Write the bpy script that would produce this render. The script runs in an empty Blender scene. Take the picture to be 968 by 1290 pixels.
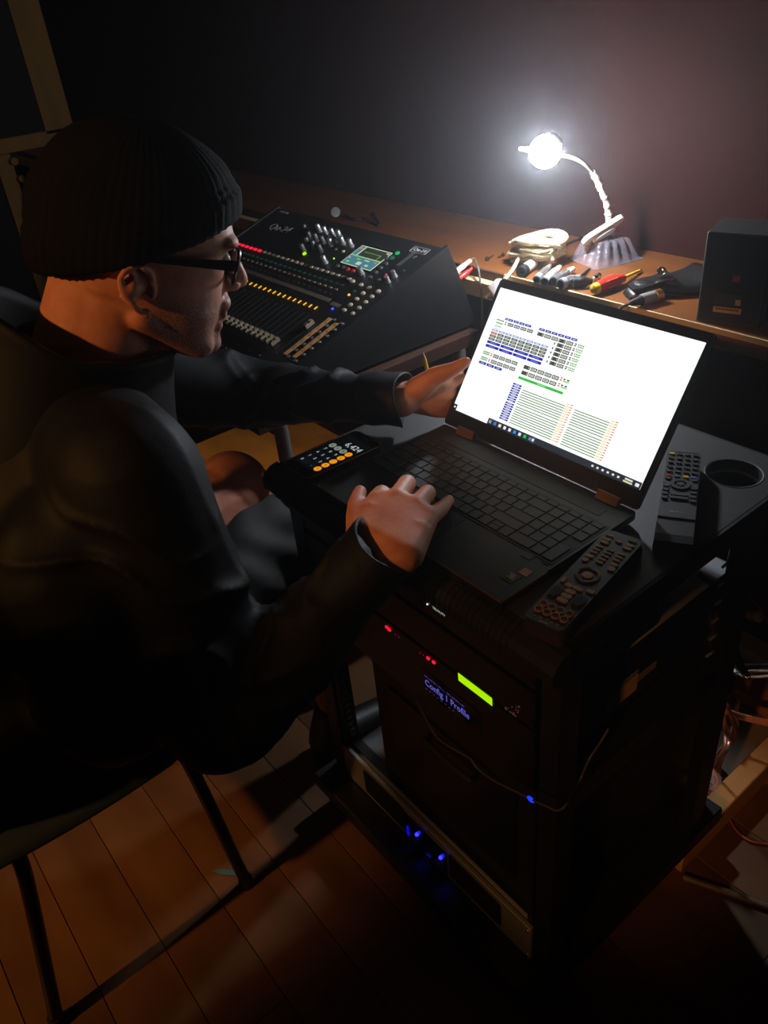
import bpy, bmesh, math, random
import numpy as np
from mathutils import Vector, Matrix, noise
random.seed(7)
V = Vector
C = bpy.context.scene.collection
# ------------------------------------------------------------------ camera
F_PX = 1009.536
YAW, PITCH, ROLL = -0.9507595, 0.5865235, -0.1080023
CAM = V((0.4039826, -0.5040935, 1.4121443))
fw = V((math.sin(YAW)*math.cos(PITCH), math.cos(YAW)*math.cos(PITCH), -math.sin(PITCH)))
_r = fw.cross(V((0, 0, 1))).normalized(); _u = _r.cross(fw)
rt = math.cos(ROLL)*_r + math.sin(ROLL)*_u
up = -math.sin(ROLL)*_r + math.cos(ROLL)*_u
cd = bpy.data.cameras.new('camera'); cam = bpy.data.objects.new('camera', cd); C.objects.link(cam)
cam.matrix_world = Matrix(((rt.x, up.x, -fw.x, CAM.x), (rt.y, up.y, -fw.y, CAM.y), (rt.z, up.z, -fw.z, CAM.z), (0, 0, 0, 1)))
cd.sensor_fit = 'HORIZONTAL'; cd.sensor_width = 36.0; cd.lens = F_PX/968*36; cd.clip_start = 0.02
bpy.context.scene.camera = cam
# a measured point of the photograph on a known plane of the room
def ray(x, y): return fw + rt*((x-484)/F_PX) - up*((y-645)/F_PX)
def on_z(x, y, z): d = ray(x, y); return CAM + d*((z-CAM.z)/d.z)
def on_y(x, y, Y): d = ray(x, y); return CAM + d*((Y-CAM.y)/d.y)
def on_x(x, y, X): d = ray(x, y); return CAM + d*((X-CAM.x)/d.x)
def at_d(x, y, D): return CAM + ray(x, y)*D
def on_plane(x, y, p, n): d = ray(x, y); return CAM + d*((p-CAM).dot(n)/d.dot(n))
# ------------------------------------------------------------------ world, room light, exposure
sc = bpy.context.scene
sc.view_settings.view_transform = 'Standard'; sc.view_settings.look = 'None'
sc.view_settings.exposure = 0.0; sc.view_settings.gamma = 1.0; sc.view_settings.use_curve_mapping = False
w = bpy.data.worlds.new('world'); sc.world = w; w.use_nodes = True
w.node_tree.nodes['Background'].inputs[0].default_value = (1.0, 0.62, 0.32, 1)
w.node_tree.nodes['Background'].inputs[1].default_value = 0.0055
# thin haze added to give the desk lamp a bloom-like halo
vs_ = w.node_tree.nodes.new('ShaderNodeVolumeScatter'); vs_.inputs['Density'].default_value = .022; vs_.inputs['Anisotropy'].default_value = .85; vs_.inputs['Color'].default_value = (.95, .97, 1, 1)
w.node_tree.links.new(vs_.outputs[0], w.node_tree.nodes['World Output'].inputs['Volume'])
# faint warm area light added overhead, standing in for ambient light
al = bpy.data.lights.new('ambient_fill', 'AREA'); al.energy = .7; al.color = (1.0, .60, .28); al.shape = 'RECTANGLE'; al.size = 4.0; al.size_y = 3.0
ao = bpy.data.objects.new('ambient_fill', al); C.objects.link(ao); ao.location = (-1.3, -.9, 2.8); ao['label'] = 'faint warm fill light added overhead for ambient'; ao['category'] = 'light'
# narrow warm spots added behind the viewer, standing in for unseen hall light
for loc, aim, deg, blend, en, lab in (((-.55, -3.0, 2.6), (-1.10, -.46, .2), 27, .7, 260, 'left floor'), ((-.35, -3.0, 2.6), (-.44, -.13, 1.03), 11.5, .5, 190, 'seated man'), ((.85, -2.8, 2.6), (-.05, .03, .48), 11, .8, 120, 'rack front')):
    bl = bpy.data.lights.new('warm_fill_spot', 'SPOT'); bl.energy = en; bl.color = (1.0, 0.45, 0.13); bl.spot_size = math.radians(deg); bl.spot_blend = blend; bl.shadow_soft_size = .05
    bo = bpy.data.objects.new('warm_fill_spot', bl); C.objects.link(bo); bo.location = loc
    bo.rotation_euler = (V(aim) - V(loc)).to_track_quat('-Z', 'Y').to_euler()
    bo['label'] = 'added warm spot high behind the viewer, aimed at the ' + lab; bo['category'] = 'light'; bo['group'] = 'added warm spots'
# ------------------------------------------------------------------ materials
def lin(c):
    c = c if isinstance(c, (tuple, list)) else ((c >> 16) & 255, (c >> 8) & 255, c & 255)
    return tuple((x/255/12.92 if x/255 <= .04045 else ((x/255+.055)/1.055)**2.4) for x in c)
MATS = {}
def mat(name, col, rough=.5, metal=0.0, var=.15, scale=30.0, bump=0.0, bscale=200.0, spec=.5, coat=0.0, emit=None, es=1.0, alpha=None, stretch=None, trans=0.0):
    if name in MATS: return MATS[name]
    m = bpy.data.materials.new(name); m.use_nodes = True; nt = m.node_tree; N = nt.nodes; L = nt.links
    b = N['Principled BSDF']; c = lin(col)
    tc = N.new('ShaderNodeTexCoord'); src = tc.outputs['Object']
    if stretch:
        mp = N.new('ShaderNodeMapping'); mp.inputs['Scale'].default_value = stretch; L.new(src, mp.inputs['Vector']); src = mp.outputs['Vector']
    if var > 0:
        n = N.new('ShaderNodeTexNoise'); n.inputs['Scale'].default_value = scale; n.inputs['Detail'].default_value = 5
        L.new(src, n.inputs['Vector'])
        rp = N.new('ShaderNodeValToRGB'); rp.color_ramp.elements[0].position = .3; rp.color_ramp.elements[1].position = .7
        rp.color_ramp.elements[0].color = tuple(x*(1-var) for x in c)+(1,); rp.color_ramp.elements[1].color = tuple(min(1, x*(1+var)) for x in c)+(1,)
        L.new(n.outputs['Fac'], rp.inputs['Fac']); L.new(rp.outputs['Color'], b.inputs['Base Color'])
    else: b.inputs['Base Color'].default_value = c+(1,)
    if bump > 0:
        n2 = N.new('ShaderNodeTexNoise'); n2.inputs['Scale'].default_value = bscale; n2.inputs['Detail'].default_value = 4
        L.new(src, n2.inputs['Vector']); bp = N.new('ShaderNodeBump'); bp.inputs['Strength'].default_value = bump; bp.inputs['Distance'].default_value = .002
        L.new(n2.outputs['Fac'], bp.inputs['Height']); L.new(bp.outputs['Normal'], b.inputs['Normal'])
    b.inputs['Roughness'].default_value = rough; b.inputs['Metallic'].default_value = metal
    b.inputs['Specular IOR Level'].default_value = spec; b.inputs['Coat Weight'].default_value = coat
    b.inputs['Transmission Weight'].default_value = trans
    if alpha is not None: b.inputs['Alpha'].default_value = alpha
    if emit is not None:
        b.inputs['Emission Color'].default_value = lin(emit)+(1,); b.inputs['Emission Strength'].default_value = es
    MATS[name] = m; return m
def glow(name, col, es): return mat(name, (5, 5, 5), .4, var=0, emit=col, es=es)
# ------------------------------------------------------------------ mesh builder
WL = {}
def link(name, me, mats=None, parent=None, loc=(0, 0, 0)):
    o = bpy.data.objects.new(name, me); C.objects.link(o)
    if mats is not None and me is not None and not me.materials:
        for m in (mats if isinstance(mats, (list, tuple)) else [mats]): me.materials.append(m)
    pl = WL[parent.name] if parent else V((0, 0, 0))
    o.parent = parent; o.location = V(loc)-pl; WL[o.name] = V(loc); return o
def tag(o, label=None, cat=None, group=None, kind=None):
    for k, v in (('label', label), ('category', cat), ('group', group), ('kind', kind)):
        if v: o[k] = v
    return o
def thing(name, label, cat, loc, group=None):
    o = bpy.data.objects.new(name, None); C.objects.link(o); o.location = loc; o.empty_display_size = .05; WL[o.name] = V(loc)
    return tag(o, label, cat, group)
class MB:
    def __init__(s, T=None): s.v = []; s.f = []; s.m = []; s.T = T or Matrix()
    def add(s, vs, fs, mi=0):
        b = len(s.v); s.v += [s.T @ V(p) for p in vs]; s.f += [tuple(i+b for i in f) for f in fs]; s.m += [mi]*len(fs); return s
    def bm(s, bm, mi=0):
        bm.verts.index_update(); s.add([v.co.copy() for v in bm.verts], [[v.index for v in f.verts] for f in bm.faces], mi); bm.free(); return s
    def box(s, c, d, mi=0, bev=0, seg=1, R=None):
        M = Matrix.Translation(V(c)) @ (R.to_4x4() if R else Matrix())
        x, y, z = d[0]/2, d[1]/2, d[2]/2
        if bev <= 0:
            vs = [M @ V((i*x, j*y, k*z)) for i in (-1, 1) for j in (-1, 1) for k in (-1, 1)]
            return s.add(vs, [(0, 1, 3, 2), (4, 6, 7, 5), (0, 4, 5, 1), (2, 3, 7, 6), (0, 2, 6, 4), (1, 5, 7, 3)], mi)
        b = bmesh.new(); bmesh.ops.create_cube(b, size=1)
        for v in b.verts: v.co = V((v.co.x*d[0], v.co.y*d[1], v.co.z*d[2]))
        bmesh.ops.bevel(b, geom=b.edges[:], offset=bev, segments=seg, affect='EDGES', profile=.5)
        b.transform(M); return s.bm(b, mi)
    def box2(s, a, b, mi=0, bev=0, seg=1):
        return s.box([(a[i]+b[i])/2 for i in range(3)], [abs(b[i]-a[i]) for i in range(3)], mi, bev, seg)
    def tube(s, pts, r, n=8, mi=0, cap=True, flat=1.0):
        pts = [V(p) for p in pts]; k = len(pts); rs = r if isinstance(r, (list, tuple)) else [r]*k
        t0 = (pts[1]-pts[0]).normalized(); a = t0.orthogonal().normalized(); vs = []
        for i in range(k):
            t = (pts[min(i+1, k-1)]-pts[max(i-1, 0)]).normalized()
            a = (a - t*a.dot(t)).normalized(); b = t.cross(a)
            for j in range(n):
                q = 2*math.pi*j/n; vs.append(pts[i]+a*(math.cos(q)*rs[i])+b*(math.sin(q)*rs[i]*flat))
        fs = [(i*n+j, i*n+(j+1) % n, (i+1)*n+(j+1) % n, (i+1)*n+j) for i in range(k-1) for j in range(n)]
        if cap: fs += [tuple(range(n-1, -1, -1)), tuple((k-1)*n+j for j in range(n))]
        return s.add(vs, fs, mi)
    def cyl(s, p0, p1, r0, r1=None, n=12, mi=0): return s.tube([p0, p1], [r0, r0 if r1 is None else r1], n, mi)
    def lathe(s, prof, n=16, mi=0, o=(0, 0, 0), ax=(0, 0, 1), caps=True):
        ax = V(ax).normalized(); a = ax.orthogonal().normalized(); b = ax.cross(a); o = V(o); vs = []
        for r, z in prof:
            for j in range(n):
                q = 2*math.pi*j/n; vs.append(o+ax*z+(a*math.cos(q)+b*math.sin(q))*max(r, 1e-5))
        k = len(prof)
        fs = [(i*n+j, i*n+(j+1) % n, (i+1)*n+(j+1) % n, (i+1)*n+j) for i in range(k-1) for j in range(n)]
        if caps: fs += [tuple(range(n-1, -1, -1)), tuple((k-1)*n+j for j in range(n))]
        return s.add(vs, fs, mi)
    def ell(s, c, r, R=None, sub=2, mi=0):
        b = bmesh.new(); bmesh.ops.create_icosphere(b, subdivisions=sub, radius=1)
        r = r if isinstance(r, (tuple, list)) else (r, r, r)
        M = Matrix.Translation(V(c)) @ (R.to_4x4() if R else Matrix()) @ Matrix.Diagonal((*r, 1)); b.transform(M); return s.bm(b, mi)
    def cap(s, p0, p1, r0, r1=None, sub=2, n=16):       # tapered limb with round ends
        r1 = r0 if r1 is None else r1; s.ell(p0, r0, sub=sub); s.ell(p1, r1, sub=sub); return s.cyl(p0, p1, r0, r1, n)
    def prism(s, poly, h0, h1, mi=0):                  # xy outline extruded along z
        n = len(poly); vs = [(x, y, h0) for x, y in poly]+[(x, y, h1) for x, y in poly]
        fs = [tuple(range(n-1, -1, -1)), tuple(range(n, 2*n))]+[(i, (i+1) % n, n+(i+1) % n, n+i) for i in range(n)]
        return s.add(vs, fs, mi)
    def quad(s, x0, y0, x1, y1, z=0, mi=0): return s.add([(x0, y0, z), (x1, y0, z), (x1, y1, z), (x0, y1, z)], [(0, 1, 2, 3)], mi)
    def build(s, name, mats, parent=None, smooth=False, loc=None, kind=None, label=None):
        c = loc
        if c is None:
            a = np.array([tuple(p) for p in s.v]); c = V((a.min(0)+a.max(0))/2)
        c = V(c); me = bpy.data.meshes.new(name); me.from_pydata([tuple(p-c) for p in s.v], [], s.f)
        ms = mats if isinstance(mats, (list, tuple)) else [mats]
        for m in ms: me.materials.append(m)
        me.polygons.foreach_set('material_index', s.m)
        if smooth:
            me.polygons.foreach_set('use_smooth', [True]*len(s.f))
            if smooth != 'all': me.set_sharp_from_angle(angle=math.radians(40))
        me.update(); o = link(name, me, None, parent, c)
        if kind: o['kind'] = kind
        if label: o['label'] = label
        return o
def rrect(w, h, r, n=4):
    p = []
    for cx, cy, a0 in ((w/2-r, h/2-r, 0), (-w/2+r, h/2-r, 90), (-w/2+r, -h/2+r, 180), (w/2-r, -h/2+r, 270)):
        for k in range(n+1): a = math.radians(a0+90*k/n); p.append((cx+r*math.cos(a), cy+r*math.sin(a)))
    return p
def frame(o, x, y=None, z=None):
    x = V(x).normalized()
    if z is None: z = x.cross(V(y)).normalized()
    z = V(z).normalized(); y = z.cross(x).normalized(); x = y.cross(z)
    return Matrix(((x.x, y.x, z.x, o[0]), (x.y, y.y, z.y, o[1]), (x.z, y.z, z.z, o[2]), (0, 0, 0, 1)))
def text(name, s, size, T, m, parent, depth=.0002, align='CENTER', sx=1.0):
    cu = bpy.data.curves.new('t', 'FONT'); cu.body = s; cu.size = size; cu.align_x = align; cu.align_y = 'CENTER'; cu.extrude = depth; cu.resolution_u = 2
    ob = bpy.data.objects.new('t', cu); C.objects.link(ob)
    me = bpy.data.meshes.new_from_object(ob.evaluated_get(bpy.context.evaluated_depsgraph_get()))
    bpy.data.objects.remove(ob); bpy.data.curves.remove(cu)
    mb = MB(T @ Matrix.Diagonal((sx, 1, 1, 1)))
    mb.add([v.co.copy() for v in me.vertices], [tuple(p.vertices) for p in me.polygons]); bpy.data.meshes.remove(me)
    return mb.build(name, m, parent)
def spline(P, n=8):
    P = [V(p) for p in P]; Q = [P[0]*2-P[1]]+P+[P[-1]*2-P[-2]]; out = []
    for i in range(1, len(Q)-2):
        for k in range(n):
            t = k/n; a, b, c, d = Q[i-1], Q[i], Q[i+1], Q[i+2]
            out.append(.5*((2*b)+(c-a)*t+(2*a-5*b+4*c-d)*t*t+(3*b-a-3*c+d)*t**3))
    return out+[P[-1]]
def remesh(mb, vox, smooth=4, fac=.5):
    me = bpy.data.meshes.new('tmp'); me.from_pydata([tuple(p) for p in mb.v], [], mb.f); me.update()
    o = bpy.data.objects.new('tmp', me); C.objects.link(o)
    r = o.modifiers.new('r', 'REMESH'); r.mode = 'VOXEL'; r.voxel_size = vox
    if smooth: sm = o.modifiers.new('s', 'SMOOTH'); sm.iterations = smooth; sm.factor = fac
    out = bpy.data.meshes.new_from_object(o.evaluated_get(bpy.context.evaluated_depsgraph_get()))
    bpy.data.objects.remove(o); bpy.data.meshes.remove(me)
    out.polygons.foreach_set('use_smooth', [True]*len(out.polygons)); return out
def mesh_object(name, me, m, parent, loc):
    n = len(me.vertices); a = np.empty(n*3, np.float32); me.vertices.foreach_get('co', a); a = a.reshape(-1, 3)-np.array(loc, np.float32)
    me.vertices.foreach_set('co', a.ravel()); me.name = name; me.update(); me.materials.clear()
    return link(name, me, m, parent, loc)
# ------------------------------------------------------------------ palette
M_floor = mat('floor_varnish', (98, 66, 36), .42, var=.35, scale=9, bump=.25, bscale=60, stretch=(.35, 1, 1))
M_wall = mat('wall_paint_maroon', (44, 12, 7), .7, var=.12, scale=6, bump=.12, bscale=25, spec=.12)
M_wall2 = mat('wall_paint_plum', (38, 14, 16), .6, var=.12, scale=6)
M_trim = mat('trim_wood', (200, 146, 64), .55, var=.15, scale=12, stretch=(1, 1, .2), bump=.1)
M_bench = mat('bench_plywood', (112, 66, 30), .36, var=.22, scale=9, stretch=(.3, 2, 2), bump=.15, bscale=80)
M_benchdark = mat('bench_edge_dark', (70, 46, 32), .6, var=.2, scale=20)
M_rail = mat('rail_timber', (205, 178, 132), .55, var=.12, scale=14, stretch=(.2, 1, 1))
M_black = mat('black_plastic', (22, 22, 22), .45, var=.1)
M_blackm = mat('black_metal', (20, 20, 21), .38, var=.15, scale=60, bump=.1, bscale=500)
M_soft = mat('black_rubber', (16, 16, 16), .7, var=.1)
M_lam = mat('rack_laminate', (62, 62, 60), .55, var=.12, scale=25, bump=.1, bscale=300)
M_alu = mat('brushed_aluminium', (190, 188, 182), .38, .75, var=.08, scale=40, stretch=(.05, 1, 1))
M_steel = mat('steel', (200, 200, 200), .25, 1.0, var=.05)
M_chrome = mat('chrome', (225, 225, 225), .12, 1.0, var=.03)
M_white = mat('white_plastic', (232, 230, 222), .45, var=.05)
M_cable = mat('white_cable', (196, 182, 146), .5, var=.08)
M_grey = mat('grey_plastic', (128, 130, 132), .5, var=.1)
M_red = mat('red_plastic', (196, 40, 30), .35, var=.08)
M_yellow = mat('yellow_plastic', (236, 190, 30), .4, var=.06)
M_gold = mat('gold_edge', (196, 140, 84), .3, .85, var=.08)
M_copper = mat('copper_strand', (226, 152, 122), .28, .25, var=.12, scale=120)
M_beige = mat('beige_button', (176, 160, 132), .5, var=.08)
M_paper = mat('label_paper', (196, 160, 104), .7, var=.08)
M_tape = mat('masking_tape', (206, 150, 84), .75, var=.1, scale=60)
# ------------------------------------------------------------------ the room
YW, XL = .968, -3.9
fl = MB().box2((-4.0, -1.6, -.06), (1.4, 1.05, -.022)).build('floor', mat('subfloor', (30, 20, 14), .8)); tag(fl, kind='structure')
y = -1.51 - .001; row = 0
BM = {}
while y < YW:
    x = -3.95 - random.uniform(0, .9)
    while x < 1.2:
        ln = random.choice((1.2, 1.5, 1.8)); x0, x1 = max(x, -3.95), min(x+ln, 1.3); y1 = min(y+.12, YW)
        if x1-x0 > .05:
            key = (round(x1-x0, 3), round(y1-y, 3))
            if key not in BM:
                b = MB().box((0, 0, 0), (key[0]-.0012, key[1]-.0014, .02), bev=.0008).build('floor_board', M_floor, fl, loc=(0, 0, 0)); BM[key] = b.data
                o = b
            else: o = link('floor_board', BM[key], None, fl)
            o.location = ((x0+x1)/2-WL[fl.name].x, (y+y1)/2-WL[fl.name].y, -.0105+random.uniform(-.0005, .0003)-WL[fl.name].z)
        x += ln
    y += .12
tag(MB().box2((XL-.1, YW, -.05), (1.5, YW+.08, 2.9)).build('wall_back', M_wall), kind='structure')
tag(MB().box2((XL-.1, -2.2, -.05), (XL, YW, 2.9)).build('wall_left', M_wall2), kind='structure')
def on_left(px): return [on_x(a, b, XL) for a, b in px]
def trimbar(name, ya, yb, za, zb):
    tag(MB().box2((XL, ya, za), (XL+.02, yb, zb), bev=.002).build(name, M_trim), kind='structure')
pr = on_left([(70, 161), (52, 151), (8, 180), (0, 167), (53, 337), (33, 262), (12, 262)])
trimbar('trim_1', pr[1].y, YW, pr[0].z-.02, 2.9)
trimbar('trim_2', -1.2, YW-.002, .885, .885+max(.06, pr[1].z-pr[0].z+.02))
trimbar('trim_3', pr[6].y, pr[5].y, 0, .884)
# long bench fixed along the back wall
bn = thing('workbench', 'long narrow brown plywood bench fixed along the dark red wall', 'bench', (-1.2, .82, .867))
MB().box2((XL, .681, .850), (1.3, YW, .885), bev=.001).build('bench_top', M_bench, bn)
RZ = on_y(600, 354, .655).z
MB().box2((XL, .655, RZ-.034), (-.74, .681, RZ), bev=.0015).build('front_rail', M_rail, bn, label='pale timber rail along bench front')
MB().box2((-.74, .677, .876), (1.3, .6808, .8852)).build('nosing', M_rail, bn)
for x in (-3.2, -1.9, -.1, 1.0):
    MB().box2((x-.02, .70, .55), (x+.02, YW, .85)).build('bracket', M_benchdark, bn)
MB().box2((XL, .675, RZ), (-.74, .6812, .8848)).build('apron', M_benchdark, bn)
for i, (x, y) in enumerate(((17, 203), (27, 225))):          # pegs at the bench's far left end
    p = on_x(x, y, XL+.05)
    MB().cyl(p+V((-.05, 0, 0)), p+V((.02, 0, 0)), .013, .017, 10).build('peg', M_trim, bn, smooth=True)
# yellow timber on the floor to the right, batten by the wall
bx = .013
hz = on_x(968, 958, bx).z
tb = tag(MB().box2((-.036, .36, 0), (.003, .90, .064), bev=.002).build('timber_beam', mat('pine_timber', (206, 150, 84), .5, var=.14, scale=16, stretch=(1, .15, 1), bump=.1)), 'yellowish pine beam lying on the floor behind the rack, running to the wall', 'beam')
tag(MB().box2((-.9, .905, 0), (.2, YW-.004, .05), bev=.002).build('floor_batten', mat('pale_batten', (200, 176, 130), .6, var=.12, scale=14, stretch=(.2, 1, 1))), 'pale flat wooden batten on the floor against the red wall', 'batten')
tag(MB().box2((-.42, .80, .0), (bx-.05, .9, .032), bev=.002).build('wood_block', mat('brown_block', (150, 92, 46), .55, var=.18, scale=14, stretch=(.2, 1, 1))), 'brown plank on the floor in front of the pale batten', 'plank')
tag(MB().box2((-.5, .52, .0003), (bx-.05, .795, .003)).build('floor_mat', mat('grey_board', (132, 118, 104), .7, var=.12, scale=20)), 'grey hardboard sheet on the floor under the bench beside the beam', 'board')
p = on_z(912, 985, .004)
pb = thing('metal_plate', 'small silver metal plate with a screw on the grey board by the beam', 'plate', p)
MB().box(p, (.05, .026, .003), bev=.0008, R=Matrix.Rotation(.5, 3, 'Z')).build('plate', M_alu, pb)
MB().cyl(p+V((0, 0, .001)), p+V((0, 0, .0035)), .005, n=10).build('screw', M_blackm, pb)
# mixer's table
TZ = .765
tt = thing('mixer_table', 'dark brown wooden table carrying the mixing desk', 'table', (-1.2, .36, 0))
MB().box2((-1.70, .085, TZ-.03), (-.787, .648, TZ), bev=.002).build('table_top', mat('table_wood', (52, 30, 19), .8, spec=.2, var=.2, scale=8, stretch=(.3, 2, 2)), tt)
for x in (-1.62, -.80):
    for y in (.139, .60): MB().cyl((x, y, 0.004), (x, y, TZ-.03), .014, n=16).build('leg', mat('grey_paint', (92, 92, 88), .45), tt, smooth=True)
MB().box2((-1.66, .11, .285), (-.80, .63, .30), bev=.001).build('added_shelf', mat('pale_plywood', (206, 180, 120), .6, var=.3, scale=5, stretch=(1, 2, 1)), tt)  # pale shelf added where the warm spot can light it
MB().tube([on_z(300, 645, .309), on_z(380, 635, .309)], .008, 10).build('spacer_tube', M_grey, tt, smooth=True)
MB().box2((-1.62, .13, TZ-.055), (-.80, .148, TZ-.03)).build('rail', M_blackm, tt)
# ------------------------------------------------------------------ equipment rack
RX0, RX1, RY0, RY1, RZT = -.56, .0, -.03, .49, .805
rk = thing('equipment_rack', 'open black equipment rack with a grey laminate top holding the laptop and lit units', 'rack', (-.28, .23, 0))
# top with round cable hole
hp = [on_z(x, y, RZT) for x, y in ((893, 595), (957, 598), (925, 582), (925, 609))]
hc = V((sum(p.x for p in hp)/4, sum(p.y for p in hp)/4, RZT)); hr = .036
b = MB()
nn = 32; ring = [(hc.x+hr*math.cos(2*math.pi*k/nn), hc.y+hr*math.sin(2*math.pi*k/nn)) for k in range(nn)]
def edge_hit(a):
    dx, dy = math.cos(a), math.sin(a); t = 1e9
    for lim, o, d in ((RX1, hc.x, dx), (RX0, hc.x, dx), (RY1, hc.y, dy), (.0, hc.y, dy)):
        if abs(d) > 1e-6:
            q = (lim-o)/d
            if q > 1e-6: t = min(t, q)
    return (hc.x+dx*t, hc.y+dy*t)
angs = sorted([2*math.pi*k/nn for k in range(nn)]+[math.atan2(Y-hc.y, X-hc.x) % (2*math.pi) for X in (RX0, RX1) for Y in (0, RY1)])
n = len(angs); vs = []
for z in (RZT, RZT-.022):
    vs += [(hc.x+hr*math.cos(a), hc.y+hr*math.sin(a), z) for a in angs]+[(*edge_hit(a), z) for a in angs]
fs = []
for i in range(n):
    j = (i+1) % n
    fs += [(i, n+i, n+j, j), (2*n+i, 2*n+j, 3*n+j, 3*n+i), (n+i, 3*n+i, 3*n+j, n+j), (i, j, 2*n+j, 2*n+i)]
b.add(vs, fs); top = b.build('top_panel', M_lam, rk)
MB().lathe([(hr-.0002, -.02), (hr+.0008, .0004), (hr+.002, .0009), (hr+.0025, .0001)], 32, o=hc, caps=False).build('hole_rim', M_grey, top, smooth=True)
# dark edging round the top, ribbed rounded front
b = MB().box2((RX1, .0, RZT-.034), (RX1+.005, RY1, RZT-.0005)).box2((RX0-.005, .0, RZT-.034), (RX0, RY1, RZT-.0005)).box2((RX0, RY1, RZT-.034), (RX1, RY1+.005, RZT-.0005))
b.build('edge_strip', M_soft, rk)
b = MB()
prof = [(0, 0), (-.012, -.002), (-.024, -.009), (-.03, -.019), (-.03, -.034), (-.022, -.042), (0, -.042)]
poly = [(p[0], p[1]) for p in prof]
b.T = Matrix(((0, 0, 1, RX0-.012), (1, 0, 0, 0), (0, 1, 0, RZT), (0, 0, 0, 1)))
b.prism(poly, 0, RX1-RX0+.024); b.build('front_bumper', M_soft, rk)
b = MB()
k = 0; x = RX0+.03
while x < RX1-.055:
    b.T = Matrix(((0, 0, 1, x), (1, 0, 0, 0), (0, 1, 0, RZT), (0, 0, 0, 1)))
    b.prism([(-.004, .0012), (-.0125, -.0008), (-.0246, -.0076), (-.0312, -.0185), (-.0312, -.033), (-.029, -.033), (-.028, -.0185), (-.022, -.009), (-.004, -.001)], 0, .0048); x += .0092
b.build('bumper_ribs', M_soft, rk, kind='stuff')
# posts with punched holes
def post(x0, x1, y0, y1, face):
    MB().box2((x0, y0, .104), (x1, y1, RZT-.03), bev=.001).build('post', M_blackm, rk)
    h = MB()
    for i in range(44):
        z = .12+i*.0149
        if face in 'LR':
            X = x1+.0002 if face == 'R' else x0-.0002
            h.box((X, y0+.012, z), (.0014, .007, .007))
    h.build('rail_holes', M_soft, rk, kind='stuff')
post(RX0, RX0+.036, .0, .04, 'R'); post(RX1-.03, RX1, .0, .036, 'L')
post(RX0, RX0+.036, .36, .41, 'R'); post(RX1-.022, RX1, .368, .41, 'L')
for x0 in (RX0+.038, RX1-.05):                           # folded mounting rail strips with bright slots
    MB().box2((x0, .006, .104), (x0+.010, .034, .775)).build('mounting_rail', M_blackm, rk)
    s = MB()
    for i in range(40): s.box((x0+(.0105 if x0 < -.3 else -.0005), .02, .115+i*.0163), (.0012, .010, .005))
    s.build('rail_slots', M_alu, rk, kind='stuff')
s = MB()
for i in range(8): s.box((RX1-.022, .365, .46+i*.034), (.004, .004, .012), R=Matrix.Rotation(.5, 3, 'Y'))
s.build('rail_clips', M_alu, rk, kind='stuff')
MB().box2((RX0-.012, -.05, .066), (RX1+.010, .461, .104), bev=.003).build('plinth', M_blackm, rk)
for x in (RX0+.03, RX1-.075):
    for y in (.0, .41):
        cs0 = MB().cyl((x-.011, y, .029), (x+.011, y, .029), .0285, n=20).build('castor', M_soft, rk, smooth=True)
        MB().box2((x-.018, y-.016, .03), (x-.013, y+.016, .066)).box2((x+.013, y-.016, .03), (x+.018, y+.016, .066)).box2((x-.02, y-.02, .06), (x+.02, y+.02, .0665)).build('castor_fork', M_blackm, cs0)
for z in (.505,):
    MB().box2((RX1-.012, .036, z-.02), (RX1-.002, .36, z+.02)).build('side_brace', M_blackm, rk)
    MB().box2((RX0+.002, .04, z-.02), (RX0+.012, .36, z+.02)).build('side_brace', M_blackm, rk)
MB().box2((RX0+.036, .004, .1042), (RX1-.03, .012, .1068)).build('blanking_strip', mat('blank_panel', (14, 14, 16), .3), rk)
# ------------------------------------------------------------------ units in the rack
X0, X1 = RX0+.039, RX1-.036
def unit(name, label, z0, z1, depth, mfront, mbody, y=0.002, cat='unit'):
    t = thing(name, label, cat, ((X0+X1)/2, y+depth/2, z0))
    MB().box2((X0+.012, y+.004, z0+.002), (X1-.012, y+depth, z1-.003), bev=.001).build('chassis', mbody, t)
    f = MB().box2((X0, y-.004, z0), (X1, y+.004, z1), bev=.0012).build('front_panel', mfront, t)
    for x in (X0+.006, X1-.006):
        for z in (z0+.01, z1-.01): MB().cyl((x, y-.006, z), (x, y-.0038, z), .003, n=8).build('rack_screw', M_steel if mfront is M_alu else M_blackm, f)
    return t, f
FY = -.0022
def ftext(s, size, x, z, m, par, y=FY, al='LEFT', sx=1.0, d=.0001):
    return text('lettering', s, size, Matrix(((1, 0, 0, x), (0, 0, -1, y), (0, 1, 0, z), (0, 0, 0, 1))), m, par, d, al, sx)
M_led_red = glow('red_led', (255, 20, 50), 1.6); M_led_blue = glow('blue_led', (30, 30, 255), 6.0)
M_led_white = glow('white_print_lit', (170, 190, 160), .8)
M_pnl = mat('unit_front_black', (12, 12, 12), .28, var=.05); M_body = mat('unit_body_black', (18, 18, 17), .5, var=.1, bump=.1)
def P(px, py): q = on_y(px, py, FY); return q.x, q.z
t1, f1 = unit('media_player', 'slim black unit at the top of the rack with tiny white print', .708, .768, .25, M_pnl, M_body)
x, z = P(539, 761); MB().ell((x, FY-.0005, z), .0016, sub=1).build('white_led', glow('white_led', (230, 230, 225), 1.0), f1)
x, z = P(545, 765); x2, z2 = P(559, 775)
ftext('TRUVUTV', .0055, x, z, M_led_white, f1)
x, z = P(505, 765); MB().box((x, -.0025, .728), (.10, .003, .03), bev=.001).build('disc_slot', M_black, f1)
t2, f2 = unit('effects_processor', 'black rack unit with red lights and a glowing yellow green display', .640, .700, .25, M_pnl, M_body)
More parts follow.
